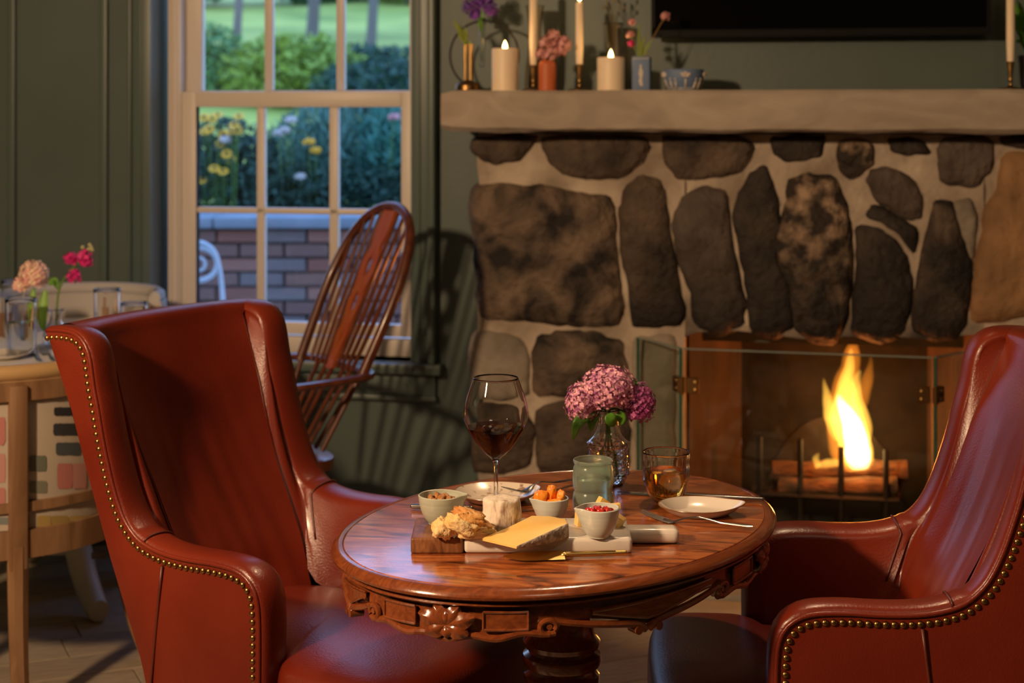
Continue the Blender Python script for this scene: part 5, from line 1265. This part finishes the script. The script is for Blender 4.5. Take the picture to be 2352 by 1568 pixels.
def text_on(txt, px, py, hpx, m, par, r):
    cu_ = bpy.data.curves.new('caption', 'FONT'); cu_.body = txt; cu_.size = 1; cu_.extrude = 0; cu_.align_x = 'CENTER'
    to = bpy.data.objects.new('caption', cu_); C.objects.link(to); bpy.context.view_layer.update()
    me = bpy.data.meshes.new_from_object(to); bpy.data.objects.remove(to)
    for v in me.vertices: v.co = oncyl(px+v.co.x*hpx*1.1, py-v.co.y*hpx, r)
    me.materials.append(m); o = bpy.data.objects.new('caption', me); C.objects.link(o); o.parent = par
text_on('NAPLES', 136, 1228, 13, mat('caption_grey', (.16, .15, .14), .9), bc, BR+.0075)
o = obj('rail_slot', grid([[oncyl(lerp(210, 242, i/6), lerp(1268, 1283, j/3), BR+.0208) for i in range(7)] for j in range(4)]), mat('dark_slot', (.03, .02, .018), .8), bc, ang=None)
# ================================================================== GARDEN OUTSIDE
brickm = [mat('garden_brick_%d' % k, c, .85, bump=.5, bscale=30) for k, c in enumerate(((.30, .11, .07), (.24, .12, .09), (.36, .15, .10), (.22, .16, .14)))]
bw = struct(obj('wall_garden', box((-1.2, 8.60, .31), (4.4, .34, .97)), mat('garden_mortar', (.22, .20, .18), .9), smooth=False))
bmesh_ = {}
for row in range(11):
    zc = .795-.0375-row*.075
    for k in range(17):
        x = -3.3+k*.235+(.1175 if row % 2 else 0)+.0*row
        key = (row*5+k*3+(row*k) % 4) % 4
        if key not in bmesh_: o = bmesh_[key] = obj('brick', rbox((0, 0, 0), (.222, .10, .063), .004, 1), brickm[key], bw, smooth=False)
        else: o = inst(bmesh_[key], bw)
        o.location = (x, 8.424+.004*noise.noise(Vector((row*3.3, k*2.1, 0))), zc)
capm = mat('bluestone_cap', (.22, .25, .27), .7, (.30, .32, .34), 5)
for k in range(5): obj('cap_stone', rbox((-2.9+k*.9, 8.56, .83), (.892, .44, .06), .008, 2), capm, bw)
grassm = mat('lawn_grass', (.26, .32, .045), .8, (.52, .55, .10), .6, bump=.5, bscale=30)
rows = []
for j in range(30):
    y = lerp(8.7, 60, (j/29)**1.6); rows.append([Vector((lerp(-22, 16, i/24), y, interp([8.7, 11, 16, 30, 60], [.80, .92, 1.5, 3.2, 6.2], y)+.15*noise.noise(Vector((i*.7, y*.2, 0))))) for i in range(25)])
struct(obj('lawn', grid(rows), grassm, ang=None))
struct(obj('terrace', box((-3, 7.0, -.2), (14, 3.0, .1)), mat('terrace_paving', (.22, .21, .20), .8), smooth=False))
def foliage(c, rad, n, ls, m, seed, asp=2.2, up=0, shell_=.35):
    r = random.Random(seed); V, F = [], []
    for i in range(n):
        d = Vector([r.gauss(0, 1) for _ in range(3)]).normalized(); q = r.random()**shell_
        p = Vector((d.x*rad[0], d.y*rad[1], d.z*rad[2]))*q+Vector(c)
        a = Vector([r.gauss(0, 1) for _ in range(3)])+Vector((0, 0, up))+d*.6; a.normalize(); s_ = a.orthogonal().normalized(); s_ = Matrix.Rotation(r.random()*6, 3, a) @ s_
        l = ls*r.uniform(.6, 1.3); b = len(V); V += [p-a*l*.5, p+s_*l/asp*.5, p+a*l*.5, p-s_*l/asp*.5]; F.append((b, b+1, b+2, b+3))
    return V, F
def plant(name, label, cat, c, rad, n, ls, m, seed, grp, asp=2.2, up=0, stems=6, q=.5):
    t = thing(name, label, cat, (c[0], c[1], c[2]-rad[2]), 0, grp); O_ = (0, 0, rad[2])
    obj('foliage', foliage(O_, rad, n, ls, m, seed, asp, up, q), m, t, smooth=False, kind='stuff'); r = random.Random(seed)
    st = [tube([(r.uniform(-.3, .3)*rad[0], r.uniform(-.3, .3)*rad[1], -.02), (r.uniform(-.6, .6)*rad[0], r.uniform(-.6, .6)*rad[1], rad[2]*1.2)], .008, 5) for _ in range(stems)]
    obj('stems', join(*st), mat('shrub_stem', (.06, .05, .03), .8), t, kind='stuff'); return t
lav = mat('grey_green_leaf', (.10, .22, .15), .6); teal = mat('blue_green_leaf', (.07, .24, .16), .6); dk = mat('dark_leaf', (.035, .09, .055), .6); br = mat('bright_green_leaf', (.26, .36, .05), .6)
G1 = 'shrubs above the brick garden wall'
plant('shrub', 'dark leafy shrub behind the yellow flowers over the brick wall', 'shrub', (-1.62, 9.05, 1.08), (.36, .30, .30), 4200, .05, dk, 1, G1)
plant('shrub', 'grey-green lavender-like shrub in the middle of the garden window view', 'shrub', (-1.05, 9.15, 1.12), (.38, .34, .34), 5200, .085, lav, 2, G1, 6, 1.5)
plant('shrub', 'blue-green upright shrub at the right of the garden window view', 'shrub', (-.58, 9.1, 1.14), (.34, .30, .36), 5200, .10, teal, 3, G1, 6, 1.8)
plant('shrub', 'low dark shrub under the lavender-like one on the wall', 'shrub', (-1.2, 8.88, .98), (.5, .16, .17), 3000, .05, dk, 4, G1)
plant('shrub', 'dark shrub at the foot of the blue-green one on the wall', 'shrub', (-.5, 8.86, .98), (.4, .16, .17), 2600, .05, dk, 14, G1)
G2 = 'shrubs on the lawn slope'
plant('shrub', 'round bright green shrub on the lawn behind the middle panes', 'shrub', (-2.1, 15.5, 1.75), (.75, .5, .42), 3600, .10, br, 5, G2)
plant('shrub', 'dark green hedge clump low on the lawn behind the right panes', 'shrub', (-1.15, 15.0, 1.62), (.75, .4, .28), 2600, .09, dk, 6, G2)
plant('shrub', 'mid green shrub on the lawn behind the left panes', 'shrub', (-3.1, 15.8, 1.8), (.6, .5, .5), 3000, .10, mat('mid_leaf', (.12, .27, .08), .6), 7, G2)
plant('shrub', 'dark low planting across the lawn slope', 'shrub', (-2.3, 17.8, 1.95), (1.6, .4, .22), 3000, .10, dk, 8, G2)
def tree(label, x, y, z, h_, r_, m, seed, tr=.12):
    t = thing('tree', label, 'tree', (x, y, z), 0, 'trees beyond the lawn')
    tr *= .6; obj('trunk', tube([(0, 0, -.2), (.1, 0, h_*.4), (.02, .1, h_*.9)], [tr*1.3, tr, tr*.5], 10), mat('tree_bark', (.16, .14, .12), .85), t)
    obj('crown', foliage((0, 0, h_), (r_, r_, r_*.9), 5200, r_*.13, m, seed, 1.8, 0, .45), m, t, smooth=False, kind='stuff')
tree('slim tree with grey trunk rising behind the left panes', -3.05, 17.5, 1.5, 3.3, 1.1, dk, 21, .07)
tree('dark trunked tree rising behind the middle panes', -3.0, 24.0, 2.3, 3.8, 1.7, mat('mid_leaf', (), .6), 22, .13)
tree('dark tree with twin shadowed trunk behind the right panes', -1.95, 22.0, 2.1, 3.6, 1.4, dk, 23, .10)
for k, (x, y, r_) in enumerate(((-9.4, 36, 1.9), (-6.6, 33, 1.9), (-4.4, 37, 1.9), (-2.2, 34, 1.9), (.4, 37, 1.9))):
    tree('leafy tree, %s in the far tree line beyond the lawn' % ('leftmost', 'second from the left', 'middle one', 'fourth from the left', 'rightmost')[k], x, y, 3.6, 1.7, r_, (br if k in (3,) else mat('mid_leaf', (), .6)), 30+k, .2)
# yellow coneflowers
yf = thing('coneflower_clump', 'clump of yellow coneflowers over the brick wall at the left pane', 'flowers', (-1.62, 8.85, .80), 0)
ym = mat('yellow_petal', (.85, .42, .015), .5); yc = mat('dark_cone', (.05, .02, .01), .7); rq = random.Random(9)
for px, py in ((468, 268), (500, 262), (548, 265), (530, 300), (480, 295), (470, 300), (512, 310), (545, 298), (505, 330), (520, 352), (530, 365), (492, 385), (512, 392), (464, 412), (538, 285), (488, 270)):
    p = dp(px, py, 8.85-rq.random()*.15)-Vector((-1.62, 8.85, .80)); V, F = [], []; tl = rq.uniform(-.5, .3)
    M = Matrix.Rotation(PI/2-.5+tl, 3, 'X') @ Matrix.Rotation(rq.random(), 3, 'Z')
    for j in range(11):
        a = j*2*PI/11; d = Vector((math.cos(a), math.sin(a), -.15)); s_ = Vector((-math.sin(a), math.cos(a), 0)); b = len(V)
        V += [M @ (d*.008)+p, M @ (d*.022+s_*.007)+p, M @ (d*.036)+p, M @ (d*.022-s_*.007)+p, M @ (d*.022+Z3*.002)+p]; F += [(b, b+1, b+4), (b+1, b+2, b+4), (b+2, b+3, b+4), (b+3, b, b+4)]
    obj('bloom', (V, F), ym, yf, smooth=False); obj('flower_cone', sphere(p, .009, 8, 5), yc, yf); obj('stem', tube([p, (p.x*.8, p.y+.05, .05)], .003, 5), stemM, yf)
wf = thing('white_flower_clump', 'white and cream blooms among the shrubs over the brick wall', 'flowers', (-1.1, 8.75, .86), 0)
for px, py, m_ in ((518, 320, relief), (655, 298, relief), (668, 275, relief), (640, 305, relief), (710, 325, ym), (725, 345, ym), (690, 405, relief), (905, 268, pinkpet)):
    p = dp(px, py, 8.75)-Vector((-1.1, 8.75, .86)); floret_head(p, .022, 22, .014, m_, wf, px, 'bloom', (1.3, 1, .6)); obj('stem', tube([p, (p.x*.9, p.y+.08, .0)], .003, 5), stemM, wf)
# white iron garden chair
gc = thing('garden_chair', 'white wrought iron garden chair in front of the brick wall', 'chair', Vector(((456-1176)*7.4/FPX, 7.4, -.15)), -1.3)
wi = mat('white_painted_iron', (.62, .64, .66), .5); zz_ = CAMH-(607-HOR)*7.4/FPX+.15
obj('back_ring', tube([(0, .085*math.cos(a), zz_+.075*math.sin(a)) for a in [2*PI*k/28 for k in range(28)]], .012, 8, closed=True), wi, gc)
obj('inner_ring', tube([(0, .03*math.cos(a), zz_+.03*math.sin(a)) for a in [2*PI*k/18 for k in range(18)]], .008, 8, closed=True), wi, gc)
obj('back_frame', tube(crom([(.02, -.12, .42), (0, -.11, .7), (0, -.09, zz_), (0, -.06, zz_+.07), (0, 0, zz_+.10), (0, .06, zz_+.07), (0, .09, zz_), (0, .11, .7), (.02, .12, .42)], 4), .011, 8), wi, gc)
obj('seat', lathe([(1e-4, .42), (.20, .42), (.21, .43), (.20, .44), (1e-4, .44)], 28, (.17, 0, 0), cap=False), wi, gc, ang=40)
for x, y in ((.03, -.14), (.03, .14), (.31, -.14), (.31, .14)): obj('leg', tube([(x, y, .42), (x*1.1, y*1.2, 0)], .010, 7), wi, gc)
